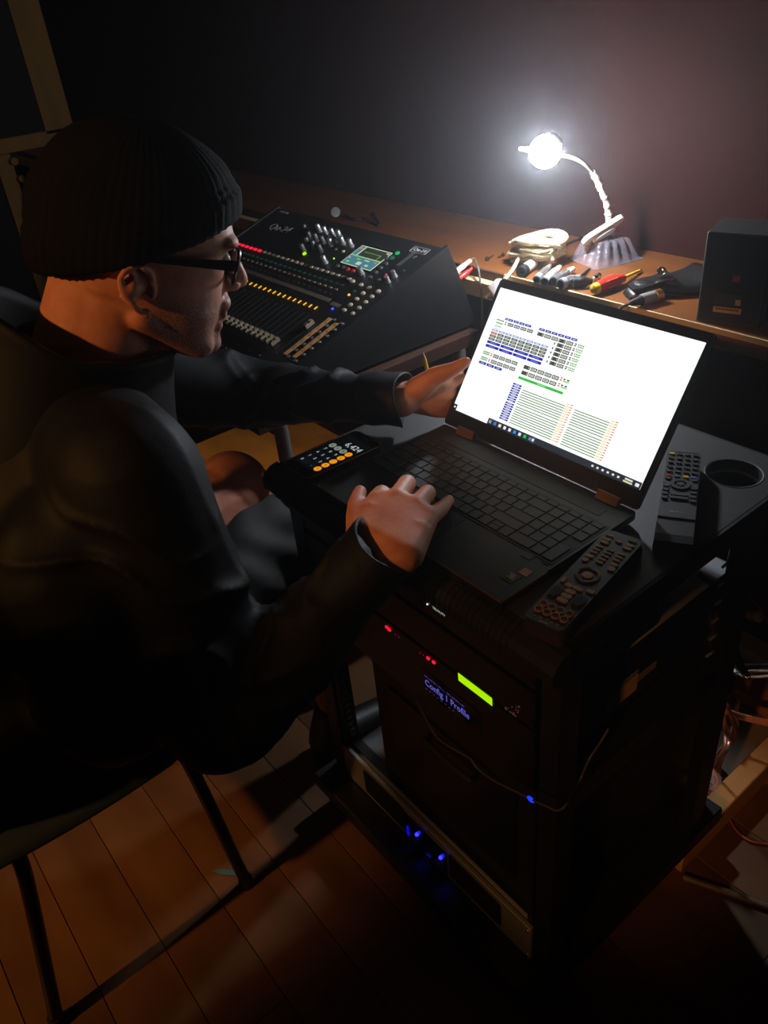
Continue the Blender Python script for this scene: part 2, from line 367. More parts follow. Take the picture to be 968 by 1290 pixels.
for px, py, s in ((488, 790, 1), (491, 793, 1), (540, 829, 1), (547, 834, 1)):
    x, z = P(px, py); MB().ell((x, -.003, z), (.0035*s, .0016, .0028*s), sub=2).build('red_light', M_led_red, f2, smooth=True)
for px, py in ((499, 799), (503, 802), (530, 822), (534, 825)):
    x, z = P(px, py); MB().ell((x, -.003, z), (.002, .0012, .0016), sub=1).build('dim_red_light', glow('red_led_dim', (120, 8, 30), .5), f2)
xa, za = P(578, 847); xb, zb = P(621, 885); xc, zc = P(578, 856)
M_lcd = glow('lcd_green', (172, 240, 0), 1.0)
MB().box2((xa, -.0036, min(za, zc)+.0), (xb, -.002, za), bev=.0003).build('display', M_lcd, f2)
MB().box2((xa-.004, -.003, zc-.004), (xb+.004, -.0022, za+.004)).build('display_bezel', M_black, f2)
t3, f3 = unit('signal_controller', 'tall black rack unit with blue lettering in front and paper side label', .520, .634, .455, M_pnl, M_body)
MB().box2((X0+.014, .012, .6305), (X1-.014, .452, .6330), bev=.0006).build('lid', mat('unit_lid_grey', (150, 152, 154), .5, .1, var=.06), t3)
M_vfd = glow('blue_lettering', (104, 104, 224), .75); M_vfd2 = glow('blue_lettering_dim', (90, 92, 190), .45)
xa, za = P(536, 857); xb, zb = P(601, 897)
L = xb-xa
MB().box2((xa-.008, -.003, za-.024), (xb+.008, -.0022, za+.022), bev=.0004).build('display_window', mat('vfd_glass', (6, 6, 14), .1, var=0), f3)
ftext('Config 1 Profile', .0175, xa, za-.002, M_vfd, f3, -.0032, sx=L/.128)
ftext('=-==-=-, =-==-=', .006, xa, za+.0105, M_vfd2, f3, -.0032, sx=L/.052)
ftext('- - - - - - - -', .006, xa, za-.0145, M_vfd2, f3, -.0032, sx=L/.047)
sp = MB()
for i in range(26):
    x, z = P(random.uniform(637, 655), random.uniform(885, 913)); sp.ell((x, -.0026, min(max(z, .642), .69)), random.uniform(.0006, .0013), sub=1)
sp.build('indicator_dots', glow('dim_dots', (96, 58, 46), .5), f2, kind='stuff')
s1, s2_ = on_x(768, 886, X1-.0118), on_x(815, 852, X1-.0118)
lb = MB()
lb.box2((X1-.0122, s1.y-.006, .538), (X1-.0114, s1.y+.062, .569), 0).box2((X1-.0122, s1.y+.012, .5695), (X1-.0114, s1.y+.062, .578), 1).box2((X1-.0122, s1.y+.064, .552), (X1-.0114, s1.y+.105, .565), 1)
lb.build('side_label', [M_paper, mat('label_grey', (130, 118, 92), .7)], t3)
M_shelf = M_blackm
MB().box2((X0+.006, .012, .196), (X1-.006, .03, .2)).build('shelf_lip', M_blackm, rk)
# power amplifier
ta, fa = unit('power_amplifier', 'silver fronted power amplifier with two blue lights at the bottom of the rack', .107, .194, .455, M_alu, M_body)
MB().box2((X0+.014, .008, .1905), (X1-.014, .452, .1925), bev=.0006).build('lid', mat('amp_lid_grey', (140, 142, 144), .5, .1, var=.08, scale=50), ta)
W = X1-X0
def inset(xa, xb, za, zb, name, m, r=.008, par=fa):
    pts = [(p[0]+(xa+xb)/2, p[1]+(za+zb)/2) for p in rrect(xb-xa, zb-za, r)]
    b = MB(Matrix(((1, 0, 0, 0), (0, 0, -1, 0), (0, 1, 0, 0), (0, 0, 0, 1)))); b.prism(pts, .0022, .0032); return b.build(name, m, par)
inset(X0+.065, X0+.185, .118, .183, 'grille', M_soft); inset(X1-.185, X1-.062, .118, .183, 'grille', M_soft)
g = MB()
for gx in (X0+.068, X1-.182):
    for i in range(14): g.box((gx+.004+i*.0085, -.0036, .150), (.003, .0016, .056))
g.build('grille_bars', M_blackm, fa, kind='stuff')
cx0, cx1 = P(510, 1035)[0], P(564, 1090)[0]
inset(cx0, cx1, .112, .176, 'control_window', mat('amp_window', (6, 6, 16), .15, var=0), .004)
for px, py in ((527, 1050), (557, 1079)):
    x, z = P(px, py); z = min(z, .172)
    MB().ell((x, -.0052, z), .0036, sub=2).build('power_light', M_led_blue, fa, smooth=True)
    k = MB().lathe([(.013, 0), (.0125, .009), (.011, .010)], 18, o=(x-.004, -.0032, z-.024), ax=(0, -1, 0)).build('level_knob', M_soft, fa, smooth=True)
x, z = P(515, 1043); MB().box((x, -.0045, z-.006), (.006, .003, .024), bev=.0006).build('blue_bar', glow('blue_bar', (10, 10, 190), .8), fa)
x, z = P(542, 1081); MB().box((x, -.0045, max(z-.018, .118)), (.010, .003, .005), bev=.0006).build('blue_switch', glow('blue_dim', (12, 12, 120), .6), fa)
cse = thing('gap_filler_case', 'added matt black case filling the dark gap above the amplifier', 'case', (-.22, .27, .196))  # case added to keep the gap black and cover the lit amplifier lid
MB().box2((X0+.105, .022, .1965), (X1-.004, .415, .495), bev=.004).build('case_body', M_body, cse)
MB().box2((X0+.15, .018, .24), (X1-.05, .0225, .45), bev=.002).build('case_front', M_pnl, cse)
MB().tube(spline([(X0+.25, .019, .40), (X0+.25, .009, .41), (X1-.14, .009, .41), (X1-.14, .019, .40)], 5), .004, 8).build('case_handle', M_soft, cse, smooth=True)
# ------------------------------------------------------------------ chair
M_seat = mat('seat_blue_plastic', (40, 52, 58), .42, var=.1, scale=20, bump=.1, bscale=400)
ch = thing('school_chair', 'dark blue moulded plastic chair on bent tube legs under the seated man', 'chair', (-.72, -.45, 0))
def shell():
    nu, nv = 16, 22; vs = []
    for j in range(nv+1):
        t = j/nv
        if t < .48: q = t/.48; yy, zz = -.245+(-.40)*q, .435-.012*math.sin(q*3.1); yy = -.245-.36*q
        elif t < .6: q = (t-.48)/.12; a = q*1.45; yy, zz = -.605-.06*math.sin(a), .432+.06*(1-math.cos(a))
        else: q = (t-.6)/.4; yy, zz = -.668-.075*q, .488+.33*q
        hw = .215 if t < .5 else (.215-.05*((t-.5)/.12) if t < .62 else .165+.04*math.sin((t-.62)/.38*3.0))
        if t < .06: hw *= .82+.18*(t/.06)
        if t > .94: hw *= 1-.3*((t-.94)/.06)**2
        for i in range(nu+1):
            u = -1+2*i/nu; x = -.725+hw*u; e = abs(u)**4
            vs.append((x, yy+(.02*e if t > .55 else 0), zz-(.018*e if t < .55 else 0)-(.02*(1-t/.06)**2 if t < .06 else 0)))
    fs = [(j*(nu+1)+i, j*(nu+1)+i+1, (j+1)*(nu+1)+i+1, (j+1)*(nu+1)+i) for j in range(nv) for i in range(nu)]
    return vs, fs
vs, fs = shell(); b = MB(); b.add(vs, fs)
o = b.build('seat_shell', M_seat, ch, smooth='all')
sm = o.modifiers.new('t', 'SOLIDIFY'); sm.thickness = .007; sm.offset = -1
M_leg = mat('chair_tube', (34, 20, 22), .28, .5, var=.12)
for sx, fx_ in ((1, -.524), (-1, -.926)):
    xr = -.725+sx*.15
    pf = spline([(xr, -.30, .408), (xr+sx*.03, -.288, .395), (fx_-sx*.006, -.280, .33), (fx_, -.256, .012)], 6)
    pr_ = spline([(xr, -.545, .408), (xr+sx*.03, -.556, .395), (fx_-sx*.006, -.565, .33), (fx_, -.626, .012)], 6)
    for pth in (pf, pr_):
        g = MB().tube(pth, .0115, 12).build('leg', M_leg, ch, smooth=True)
        MB().cyl(pth[-1]+V((0, 0, -.0115)), pth[-1]+V((0, 0, .012)), .0145, .013, 12).build('foot_cap', M_soft, g, smooth=True)
    MB().tube([(xr, -.30, .410), (xr, -.545, .410)], .0105, 10).build('seat_rail', M_leg, ch, smooth=True)
MB().tube([(-.875, -.42, .398), (-.575, -.42, .398)], .009, 10).build('cross_bar', M_leg, ch, smooth=True)
q1, q2 = on_z(267, 1096, .0008), on_z(304, 1101, .0008)
tag(MB(frame((q1+q2)/2, q2-q1, z=(0, 0, 1))).add([(-.034, 0, 0), (-.01, -.007, .0003), (.034, -.004, 0), (.034, .005, 0), (-.012, .006, .0006)], [(0, 1, 2, 3, 4)]).build('tape_scrap', mat('teal_tape', (64, 104, 106), .6)), 'small scrap of teal tape on the floor by the chair leg', 'tape')
# ------------------------------------------------------------------ laptop
LX, LY, LZ = -.0813, -.0111, .823
lp = thing('laptop', 'open dark laptop with a bright white screen standing on the rack', 'laptop', (LX-.18, LY+.12, RZT))
LT = Matrix.Translation((LX, LY, LZ))
M_lap = mat('laptop_metal', (58, 59, 56), .42, .55, var=.05, scale=60)
M_key = mat('laptop_key', (46, 47, 45), .5, var=.06)
LW, LD = .359, .245
b = MB(LT @ Matrix.Translation((-LW/2, LD/2, 0)))
o1 = rrect(LW, LD, .006); o2 = rrect(LW-.008, LD-.008, .004)
n = len(o1); vs = [(x, y, -.015) for x, y in o2]+[(x, y, -.009) for x, y in o1]+[(x, y, -.0006) for x, y in o1]+[(x*.9985, y*.9985, 0) for x, y in o1]
fs = [tuple(range(n-1, -1, -1)), tuple(range(3*n, 4*n))]+[(k*n+i, k*n+(i+1) % n, (k+1)*n+(i+1) % n, (k+1)*n+i) for k in range(3) for i in range(n)]
b.add(vs, fs); b.build('base', M_lap, lp, smooth=True)
b = MB(LT)
for pts in ([(0, 0), (-LW, 0)], [(0, 0), (0, .075)], [(-LW, 0), (-LW, .075)]):
    (xa, ya), (xb, yb) = pts
    b.box(((xa+xb)/2, (ya+yb)/2, -.0012), (abs(xa-xb)+.0012, abs(ya-yb)+.0012, .0022))
b.build('edge_trim', M_gold, lp, label='thin golden chamfer along the front edge')
b = MB(LT).box((-LW/2+.0, .1425, .00015), (.351, .1045, .0004), bev=.0001); b.build('keyboard_deck', mat('key_well', (14, 14, 14), .6, var=.05), lp)
MB(LT).box((-LW/2, .0895, .0004), (.351, .0016, .0007)).build('deck_edge', M_lap, lp)
for i in range(5):
    MB(LT).box((-LW+.045+i*.06, .004, -.0155), (.02, .006, .003)).build('rubber_foot', M_soft, lp) if i in (0, 4) else None
for x in (-.035, -LW+.045): MB(LT).box((x, .225, -.0155), (.03, .008, .0045)).build('rubber_foot', M_soft, lp)
# keys
KP, KX, KY = .0181, -LW/2-.5*19*.0181, .0928
rows = [(0, .0165, [1.25, 1, 1, 1.25, 5.5, 1, 1, 1, 'u', 1, 2, 1]), (1, .0165, [2.25]+[1]*10+[2.75, 1, 1, 1, 'E']), (2, .0165, [1.75]+[1]*11+[2.25, 1, 1, 1]),
        (3, .0165, [1.5]+[1]*12+[1.5, 1, 1, 1, 'P']), (4, .0165, [1]*13+[2, 1, 1, 1, 1]), (5, .0080, [1]*19)]
KM = {}
def key(x, y, wd, h):
    k = (round(wd, 3), round(h, 3))
    if k not in KM: KM[k] = MB().box((0, 0, 0), (wd, h, .0014), bev=.0005).build('key', M_key, lp, loc=(0, 0, 0)); o = KM[k]
    else: o = link('key', KM[k].data, None, lp)
    o.location = V((LX+x, LY+y, LZ+.0009))-WL[lp.name]
for r, h, ks in rows:
    x = KX; y0 = KY+r*.0181
    for q in ks:
        if q == 'u':
            for k in (0, 1): key(x+KP/2, y0+.0043+k*.0084, KP-.0022, .0075)
            x += KP; continue
        if q == 'E': key(x+KP/2, y0-.0181+.0174, KP-.0022, .0346); x += KP; continue
        if q == 'P': key(x+KP/2, y0+.0083, KP-.0022, .0165); x += KP; continue
        key(x+q*KP/2, y0+h/2, q*KP-.0022, h); x += q*KP
MB(LT).box((-.208, .045, .0002), (.125, .078, .0004), bev=.0001).build('trackpad', mat('trackpad', (48, 49, 47), .35, .3, var=.04), lp)
MB(LT).box((-.036, .083, .0003), (.014, .0115, .0005), R=Matrix.Rotation(0, 3, 'Z')).build('fingerprint_pad', M_black, lp)
MB(LT).box((-.012, .0855, .0003), (.010, .0022, .0005)).build('status_slot', M_soft, lp)
s = MB(LT).box((-.0165, .0575, .0003), (.0125, .0125, .0004)).build('sticker', mat('sticker_copper', (178, 122, 74), .5, var=.1), lp, label='square copper coloured sticker')
s = MB(LT).box((-.0225, .0385, .0003), (.018, .016, .0004)).build('sticker', mat('sticker_black', (18, 18, 16), .5), lp, label='black sticker with green curve and gold print')
g = MB(LT)
for (rx, a0, a1, ox) in ((.0062, 20, 160, 0), (.0032, 20, 150, 0)):
    pts = [V((-.0215+rx*math.cos(math.radians(a)), .0335+rx*.8*math.sin(math.radians(a)), .00055)) for a in range(a0, a1+1, 20)]
    g.tube(pts, .0008, 5)
g.build('sticker_curve', mat('sticker_green', (120, 150, 40), .5), s)
g = MB(LT)
for i in range(3): g.box((-.024+i*.0008, .0452-i*.0022, .0005), (.010-.002*i, .0013, .0002))
g.build('sticker_print', M_paper, s)
MB(LT).box((-LW/2, .214, .0003), (.30, .018, .0006), bev=.0002).build('speaker_grille', mat('grille_metal', (62, 62, 58), .5, .4, var=.25, scale=900), lp)
# lid
TA = 0.5912; HY = LD-.006
LID = LT @ frame((0, HY, .0), (1, 0, 0), z=(0, -math.cos(TA), math.sin(TA)))
b = MB(LID @ Matrix.Translation((-LW/2, .121, -.0035))); b.prism(rrect(LW, .232, .006), -.003, .0028)
lid = b.build('lid', M_lap, lp)
b = MB(LID @ Matrix.Translation((-LW/2, .121, 0))); b.prism(rrect(LW-.003, .229, .005), -.0008, .0)
b.build('bezel', mat('bezel_black', (20, 21, 20), .3, var=.03), lid)
for x in (-.043, -.308): 
    MB(LID).box((x, .0035, -.001), (.036, .014, .0085), bev=.0015).build('hinge', mat('hinge_copper', (120, 88, 70), .4, .6, var=.08), lp, label='copper coloured hinge cover')
    MB(LID).box((x, .0108, .0036), (.036, .0012, .001)).build('hinge_line', M_steel, lp)
MB(LT).cyl((-LW+.006, HY+.002, -.0035), (-.006, HY+.002, -.0035), .0052, n=14).build('hinge_barrel', M_lap, lp, smooth=True)
DX0, DY1, DW, DH = -LW/2-.172, .224, .344, .194
b = MB(LID).box((DX0+DW/2, DY1-DH/2, .0002), (DW, DH, .0004)); scr = b.build('screen', glow('screen_white', (250, 255, 252), 1.12), lid, label='lit white display with a control page open')
UI = MB(LID); UC = {}; UML = []
def uq(u0, v0, u1, v1, col, z=.0006):
    if col not in UC: UC[col] = len(UML); UML.append(glow('screen_%d_%d_%d' % col, col, .95))
    UI.quad(DX0+DW*u0, DY1-DH*v1, DX0+DW*u1, DY1-DH*v0, z, UC[col])
BL, GY, GN, OR, LB, DK, WH = (22, 20, 168), (86, 92, 86), (70, 128, 48), (226, 104, 78), (150, 170, 226), (52, 54, 52), (252, 252, 252)
def btn(u0, v0, u1, v1, col, inner=(200, 205, 235)):
    uq(u0, v0, u1, v1, col); m = (v0+v1)/2; q = (u1-u0); uq(u0+q*.25, m-.003, u1-q*.25, m+.003, inner, .0008)
def cell(u0, v0, u1, v1, col=DK): uq(u0, v0, u1, v1, col); q = .004; uq(u0+q, v0+q*1.5, u1-q, v1-q*1.5, (214, 220, 210), .0008); m = (v0+v1)/2; uq(u0+.01, m-.002, u1-.01, m+.002, GY, .001)
x = .093
for wd in (.017, .03, .032, .032, .036): btn(x, .206, x+wd-.003, .224, BL); x += wd+.001
x = .117
for i in range(4): cell(x, .236, x+.032, .26, BL if i == 1 else DK); x += .037
for i in range(5): uq(.05+i*.009, .232, .056+i*.009, .243, (40, 48, 40))
uq(.05, .255, .092, .266, (130, 200, 120)); uq(.05, .282, .09, .29, (150, 196, 150)); uq(.1, .236, .108, .244, DK); uq(.1, .25, .108, .258, DK)
uq(.05, .3, .09, .305, (190, 210, 240))
for i in range(8):
    u = .045+i*.0405
    btn(u, .312, u+.036, .328, LB, WH)
    for r in range(3): btn(u, .334+r*.0235, u+.036, .353+r*.0235, OR if (r == 0 and i == 0) else GY, (196, 200, 192))
for r, v in enumerate((.407, .437)):
    for i in range(4): btn(.044+i*.081, v, .044+i*.081+.077, v+.02, BL, (120, 130, 240))
for i in range(12): uq(.045+i*.017, .478, .055+i*.017, .482, (190, 190, 190))
for v in (.492, .537):
    uq(.045, v, .085, v+.009, (130, 150, 120)); uq(.045, v+.014, .085, v+.024, (110, 190, 100)); uq(.09, v, .1, v+.009, OR); uq(.09, v+.013, .1, v+.023, OR)
    for i in range(4): cell(.107+i*.0365, v, .107+i*.0365+.032, v+.026)
for i in range(3): btn(.044+i*.047, .574, .044+i*.047+.043, .594, BL)
for i in range(6): btn(.286+i*.034, .205, .286+i*.034+.03, .223, BL if i < 5 else (70, 76, 200))
for r in range(8):
    v = .236+r*.034
    if r < 1: cs = range(5)
    elif r < 6: cs = (3, 4)
    else: cs = ()
    for c in cs:
        u = .286+c*.0385+(.0 if r < 1 else .0)
        cell(u, v, u+.034, v+.026); 
        if c in (0, 3): uq(u+.006, v+.005, u+.028, v+.021, (70, 74, 70), .0011)
    if r < 6:
        uq(.482, v, .492, v+.009, GY); uq(.482, v+.013, .492, v+.022, GY)
        for q in range(4): uq(.498+q*.0085, v, .503+q*.0085, v+.009, (60, 64, 60))
        uq(.498, v+.014, .53, v+.023, (146, 214, 130))
        if r > 0: uq(.385, v+.003, .391, v+.02, DK)
for v in (.492, .536):
    for i in range(5): cell(.286+i*.0385, v, .286+i*.0385+.034, v+.028)
    uq(.29, v+.005, .314, v+.022, (70, 74, 70), .0011)
    uq(.482, v-.003, .492, v+.006, OR); uq(.482, v+.012, .492, v+.022, OR); uq(.498, v+.0, .508, v+.01, DK); uq(.516, v, .528, v+.01, DK); uq(.498, v+.014, .53, v+.024, (146, 214, 130))
for i in range(14): uq(.29+i*.014, .476, .298+i*.014, .479, (190, 190, 190))
uq(.281, .583, .522, .602, (44, 196, 60)); uq(.385, .589, .43, .596, (150, 236, 160), .0008)
for k, v0 in enumerate((.642, .79)):
    for i in range(8):
        v = v0+i*.0178
        btn(.268, v, .316, v+.0125, BL)
        for (a, bq) in ((.326, .555), (.604, .772)):
            if i > 0 or k > 0: uq(a, v+.0065, bq, v+.0125, GN)
            uq(bq+.002, v+.004, bq+.022, v+.0145, (252, 232, 186)); uq(bq+.024, v+.003, bq+.036, v+.011, (226, 150, 120))
uq(.216, .952, 1.0, 1.0, (30, 42, 54)); uq(0, .955, .022, 1.0, (20, 26, 32)); uq(.006, .97, .014, .985, WH, .0008)
for i, c in enumerate(((150, 160, 170), (40, 130, 230), (240, 236, 220), (250, 250, 250), (240, 240, 240), (30, 150, 240), (236, 240, 244), (30, 200, 90), (110, 130, 160))):
    u = .224+i*.0285; uq(u, .965, u+.014, .988, c, .0009)
uq(.468, .954, .484, .999, (64, 84, 112), .0008); uq(.470, .967, .481, .986, (230, 236, 244), .001)
for i in range(6): uq(.775+i*.024, .97, .785+i*.024, .984, (236, 236, 236), .0009)
uq(.928, .962, .962, .974, (226, 230, 226), .0009); uq(.924, .98, .964, .991, (226, 230, 160), .0009); uq(.976, .966, .992, .988, (240, 240, 240), .0009)
UI.build('screen_page', UML, scr)
# ------------------------------------------------------------------ phone
pc = [on_z(x, y, .8155) for x, y in ((360, 581), (388, 604), (481, 562), (446, 543))]
pcen = (pc[0]+pc[1]+pc[2]+pc[3])/4; pyd = ((pc[2]+pc[3])-(pc[0]+pc[1])).normalized()
PT = frame((pcen.x, pcen.y, .8155), pyd.cross(V((0, 0, 1))), z=(0, 0, 1))
ph = thing('phone', 'black smartphone showing a calculator on the rack corner left of the laptop', 'phone', (pcen.x, pcen.y, RZT))
b = MB(PT); b.prism(rrect(.072, .143, .011), -.0103, -.001); b.prism(rrect(.068, .139, .009), -.001, .0); b.build('case', mat('phone_case', (20, 18, 16), .35), ph, smooth=True)
b = MB(PT); b.prism(rrect(.0665, .1375, .009), -.001, .0006); body = b.build('glass_front', mat('phone_glass', (8, 9, 10), .08, var=0), ph)
b = MB(PT); P0 = [(x, y, .0004) for x, y in rrect(.0690, .140, .010)]; b.tube([V(p) for p in P0+[P0[0]]], .0007, 5); b.build('metal_rim', M_gold, ph, smooth=True)
MB(PT).box((0, 0, .0008), (.0585, .104, .0002)).build('display', glow('phone_screen', (6, 10, 13), .5), body)
M_po, M_pg, M_pd, M_pt = glow('calc_orange', (255, 158, 20), .85), glow('calc_grey', (150, 165, 150), .6), glow('calc_dark', (18, 24, 28), .55), glow('calc_text', (200, 214, 206), .75)
CW = .0138
for r in range(5):
    for c in range(4):
        x, y = -.0212+c*.01415, .0145-r*.0142
        if r == 4 and c == 1: continue
        m = M_po if c == 3 else (M_pg if r == 0 else M_pd)
        if r == 4 and c == 0: b = MB(PT @ Matrix.Translation((x+.007, y, 0))); b.prism(rrect(.0262, .0122, .006), .0009, .0011)
        else: b = MB(PT).lathe([(.0062, .0009), (.0062, .0011)], 16, o=(x, y, 0))
        k = b.build('calculator_button', m, body)
        s = [['C', '±', '%', '/'], ['7', '8', '9', 'x'], ['4', '5', '6', '-'], ['1', '2', '3', '+'], ['0', '', '.', '=']][r][c]
        text('lettering', s, .0075, PT @ Matrix.Translation((x, y, .0012)), (M_pt if c < 3 and r > 0 else M_soft), k, .00005)
text('lettering', '6,424', .0165, PT @ Matrix.Translation((.0275, .0325, .001)), M_pt, body, .00005, 'RIGHT')
MB(PT).box((0, .063, .0008), (.012, .0014, .0003)).build('earpiece', M_grey, body)
# ------------------------------------------------------------------ remotes
def rbtn(T, par, x, y, wd, h, m, name='button', r=None, z0=0, z1=.0018, flat=False):
    b = MB(T @ Matrix.Translation((x, y, 0))); b.prism(rrect(wd, h, r if r else min(wd, h)*.45, 3), z0-.001, z1); return b.build(name, m, par)
rc = [on_z(x, y, .829) for x, y in ((657, 779), (709, 795), (811, 682), (768, 665))]
c = (rc[0]+rc[1]+rc[2]+rc[3])/4; yd = ((rc[2]+rc[3])-(rc[0]+rc[1])).normalized(); LEN = ((rc[2]+rc[3])/2-(rc[0]+rc[1])/2).length; WID = .047
RT = frame((c.x, c.y, .829), yd.cross(V((0, 0, 1))), z=(0, 0, 1))
r1 = thing('remote_control', 'dark remote with brown lit keys lying in shadow beside the laptop', 'remote', (c.x, c.y, RZT), 'remote controls on the rack')
M_r1 = mat('remote_green_black', (54, 55, 46), .5, var=.06); M_r1s = mat('remote_side', (60, 46, 34), .5)
M_rk = mat('remote_key_tan', (176, 138, 84), .55, var=.1)
b = MB(RT); b.prism(rrect(WID+.002, LEN, .008), -.0225, -.004); b.build('body', M_r1s, r1)
b = MB(RT); b.prism(rrect(WID, LEN-.002, .008), -.004, 0); r1f = b.build('face', M_r1, r1)
def uvp(u, v): return (-WID/2+WID*u, LEN/2-LEN*v)
for u, v, wd, h, rr in ([(.2, .07, .010, .003, 0), (.78, .05, .010, .003, 0), (.2, .115, .011, .005, 0), (.22, .15, .011, .005, 0), (.8, .10, .011, .005, 0), (.8, .135, .011, .005, 0), (.5, .10, .008, .004, 0)]
        + [(u, v, .009, .003, 0) for v in (.205, .24, .275) for u in (.2, .5, .8)] + [(.5, .31, .009, .003, 0), (.5, .345, .009, .003, 0)]
        + [(.18, .32, .010, .0055, 0), (.16, .365, .008, .007, 0), (.84, .32, .010, .0055, 0), (.86, .365, .009, .008, 0)]
        + [(.12, .60, .005, .009, 0), (.32, .63, .010, .006, 0), (.56, .63, .012, .005, 0), (.85, .61, .010, .006, 0)]
        + [(.47, .675, .013, .0065, 0), (.47, .72, .013, .0065, 0), (.47, .765, .013, .0065, 0)]):
    x, y = uvp(u, v); rbtn(RT, r1f, x, y, wd, h, M_rk)
for u, v in ((.17, .72), (.80, .72)):
    x, y = uvp(u, v); k = rbtn(RT, r1f, x, y, .0125, .021, M_r1s, 'rocker_key', .006); rbtn(RT, k, x, y, .010, .018, M_soft, 'rocker_face', .005, .001, .0022)
x, y = uvp(.5, .49)
b = MB(RT @ Matrix.Translation((x, y, 0))); b.lathe([(.0105, -.0005), (.0105, .0016), (.0145, .0016), (.0150, -.0005)], 28); b.build('navigation_ring', M_r1s, r1f, smooth=True)
b = MB(RT @ Matrix.Translation((x, y, 0)))
for a in range(4):
    a0 = math.radians(a*90+12); b.tube([V((.0126*math.cos(a0+q*.21), .0126*math.sin(a0+q*.21), .0016)) for q in range(6)], .0011, 5)
b.build('ring_segments', M_rk, r1f)
rbtn(RT, r1f, x, y, .0125, .0115, M_rk)
for v in (.845, .90):
    for i in range(4):
        x, y = uvp(.17+i*.22, v+.0)
        b = MB(RT).lathe([(.0052, -.0005), (.0050, .0017), (.0040, .0022), (.0033, .0015), (.0001, .0013)], 18, o=(x, y, 0)); k = b.build('button', M_rk, r1f, smooth=True)
        MB(RT).lathe([(.0034, .0010), (.0034, .0018)], 14, o=(x, y, 0)).build('button_face', M_soft, k)
x, y = uvp(.5, .955); text('lettering', 'A  N  T  A  V', .0055, RT @ Matrix.Translation((x, y, .0001)), mat('remote_print', (150, 150, 130), .6), r1f, .0001)
x, y = uvp(.5, .978); MB(RT).box((x, y, .0002), (.011, .0018, .0003)).build('print_bar', mat('remote_print', (150, 150, 130), .6), r1f)
rc = [on_z(x, y, .832) for x, y in ((822, 672), (877, 684), (884, 569), (842, 565))]
a_, b_ = (rc[0]+rc[1])/2, (rc[2]+rc[3])/2; yd = (b_-a_).normalized(); c = (a_+b_)/2; LEN = (b_-a_).length; WID = ((rc[1]-rc[0]).length+(rc[2]-rc[3]).length)/2*.98
# the remote lies on its thick battery end: face tips a little towards its head
RT = frame((c.x, c.y, .832), yd.cross(V((0, 0, 1))), z=(0, 0, 1)) 
r2 = thing('remote_control', 'grey remote with coloured keys standing lit beside the round cable hole', 'remote', (c.x, c.y, RZT), 'remote controls on the rack')
M_r2 = mat('remote_grey', (74, 74, 71), .4, var=.05)
b = MB(RT); T0 = b.T
sec = [(-LEN/2, -.0263, -.006), (-LEN/2+.012, -.0263, -.003), (-LEN*.30, -.0263, -.0018), (-LEN*.292, -.0255, 0), (LEN*.1, -.0262, 0), (LEN/2-.004, -.0262, 0), (LEN/2, -.024, -.003)]
vs = []; fs = []
for y, z0, z1 in sec: vs += [(-WID*.46, y, z0), (WID*.46, y, z0), (WID/2, y, (z0+z1)/2), (WID/2-.001, y, z1), (-WID/2+.001, y, z1), (-WID/2, y, (z0+z1)/2)]
for i in range(len(sec)-1): fs += [(i*6+j, i*6+(j+1) % 6, (i+1)*6+(j+1) % 6, (i+1)*6+j) for j in range(6)]
fs += [(5, 4, 3, 2, 1, 0), tuple((len(sec)-1)*6+j for j in range(6))]
b.add(vs, fs); r2f = b.build('body', M_r2, r2)
for r in range(6):
    for c_ in range(4):
        m = M_soft
        if r == 5: m = (M_red, mat('key_green', (60, 110, 100), .5), M_yellow, mat('key_blue', (60, 90, 190), .5))[c_]
        if r == 0 and c_ == 0: m = M_yellow
        rbtn(RT, r2f, -WID*.34+c_*WID*.227, LEN*(.43-.055*r), .0072, .0046, m, z1=.0022)
x, y = 0, LEN*.065
b = MB(RT @ Matrix.Translation((x, y, 0))); b.lathe([(.007, -.0005), (.0078, .0022), (.0125, .0022), (.0135, -.0005)], 26); b.build('navigation_ring', M_soft, r2f, smooth=True)
rbtn(RT, r2f, x, y, .0095, .0085, M_r2, z1=.0024)
rbtn(RT, r2f, -WID*.36, LEN*.125, .007, .005, M_soft); rbtn(RT, r2f, WID*.36, LEN*.125, .007, .005, M_soft)
for i in range(4):
    for s in (-1, 1): rbtn(RT, r2f, s*WID*.37, LEN*(.035-.046*i)-(.002 if s > 0 else 0), .0075, .0055, M_soft, z1=.0024)
for i in range(2): rbtn(RT, r2f, 0, LEN*(-.055-.038*i), .0215, .0052, M_soft, z1=.0024)
MB(RT).box((-.006, -LEN*.235, .0001), (.005, .003, .0002)).box((0, -LEN*.235, .0001), (.004, .003, .0002)).box((.006, -LEN*.235, .0001), (.005, .003, .0002)).build('print_bar', mat('remote_print2', (110, 110, 106), .6), r2f)
MB(RT).box((0, LEN*.47, .0001), (WID*.8, .0014, .0006)).build('window_line', M_soft, r2f)
# ------------------------------------------------------------------ mixing desk
MXR, MXL = -.806, -1.440
MY0, MZ0, MS = .58, .951, .33
def mz(y): return MZ0-MS*(MY0-y)
MYF = .11
mx = thing('mixing_desk', 'black digital mixing desk with rows of faders, lit buttons and a colour screen', 'mixer', ((MXL+MXR)/2, .36, TZ))
M_mix = mat('mixer_black', (14, 14, 15), .5, var=.1, scale=80, bump=.08, bscale=600)
M_mixs = mat('mixer_side_black', (17, 17, 18), .45, var=.08)
sy, cy = MS/math.hypot(1, MS), 1/math.hypot(1, MS)
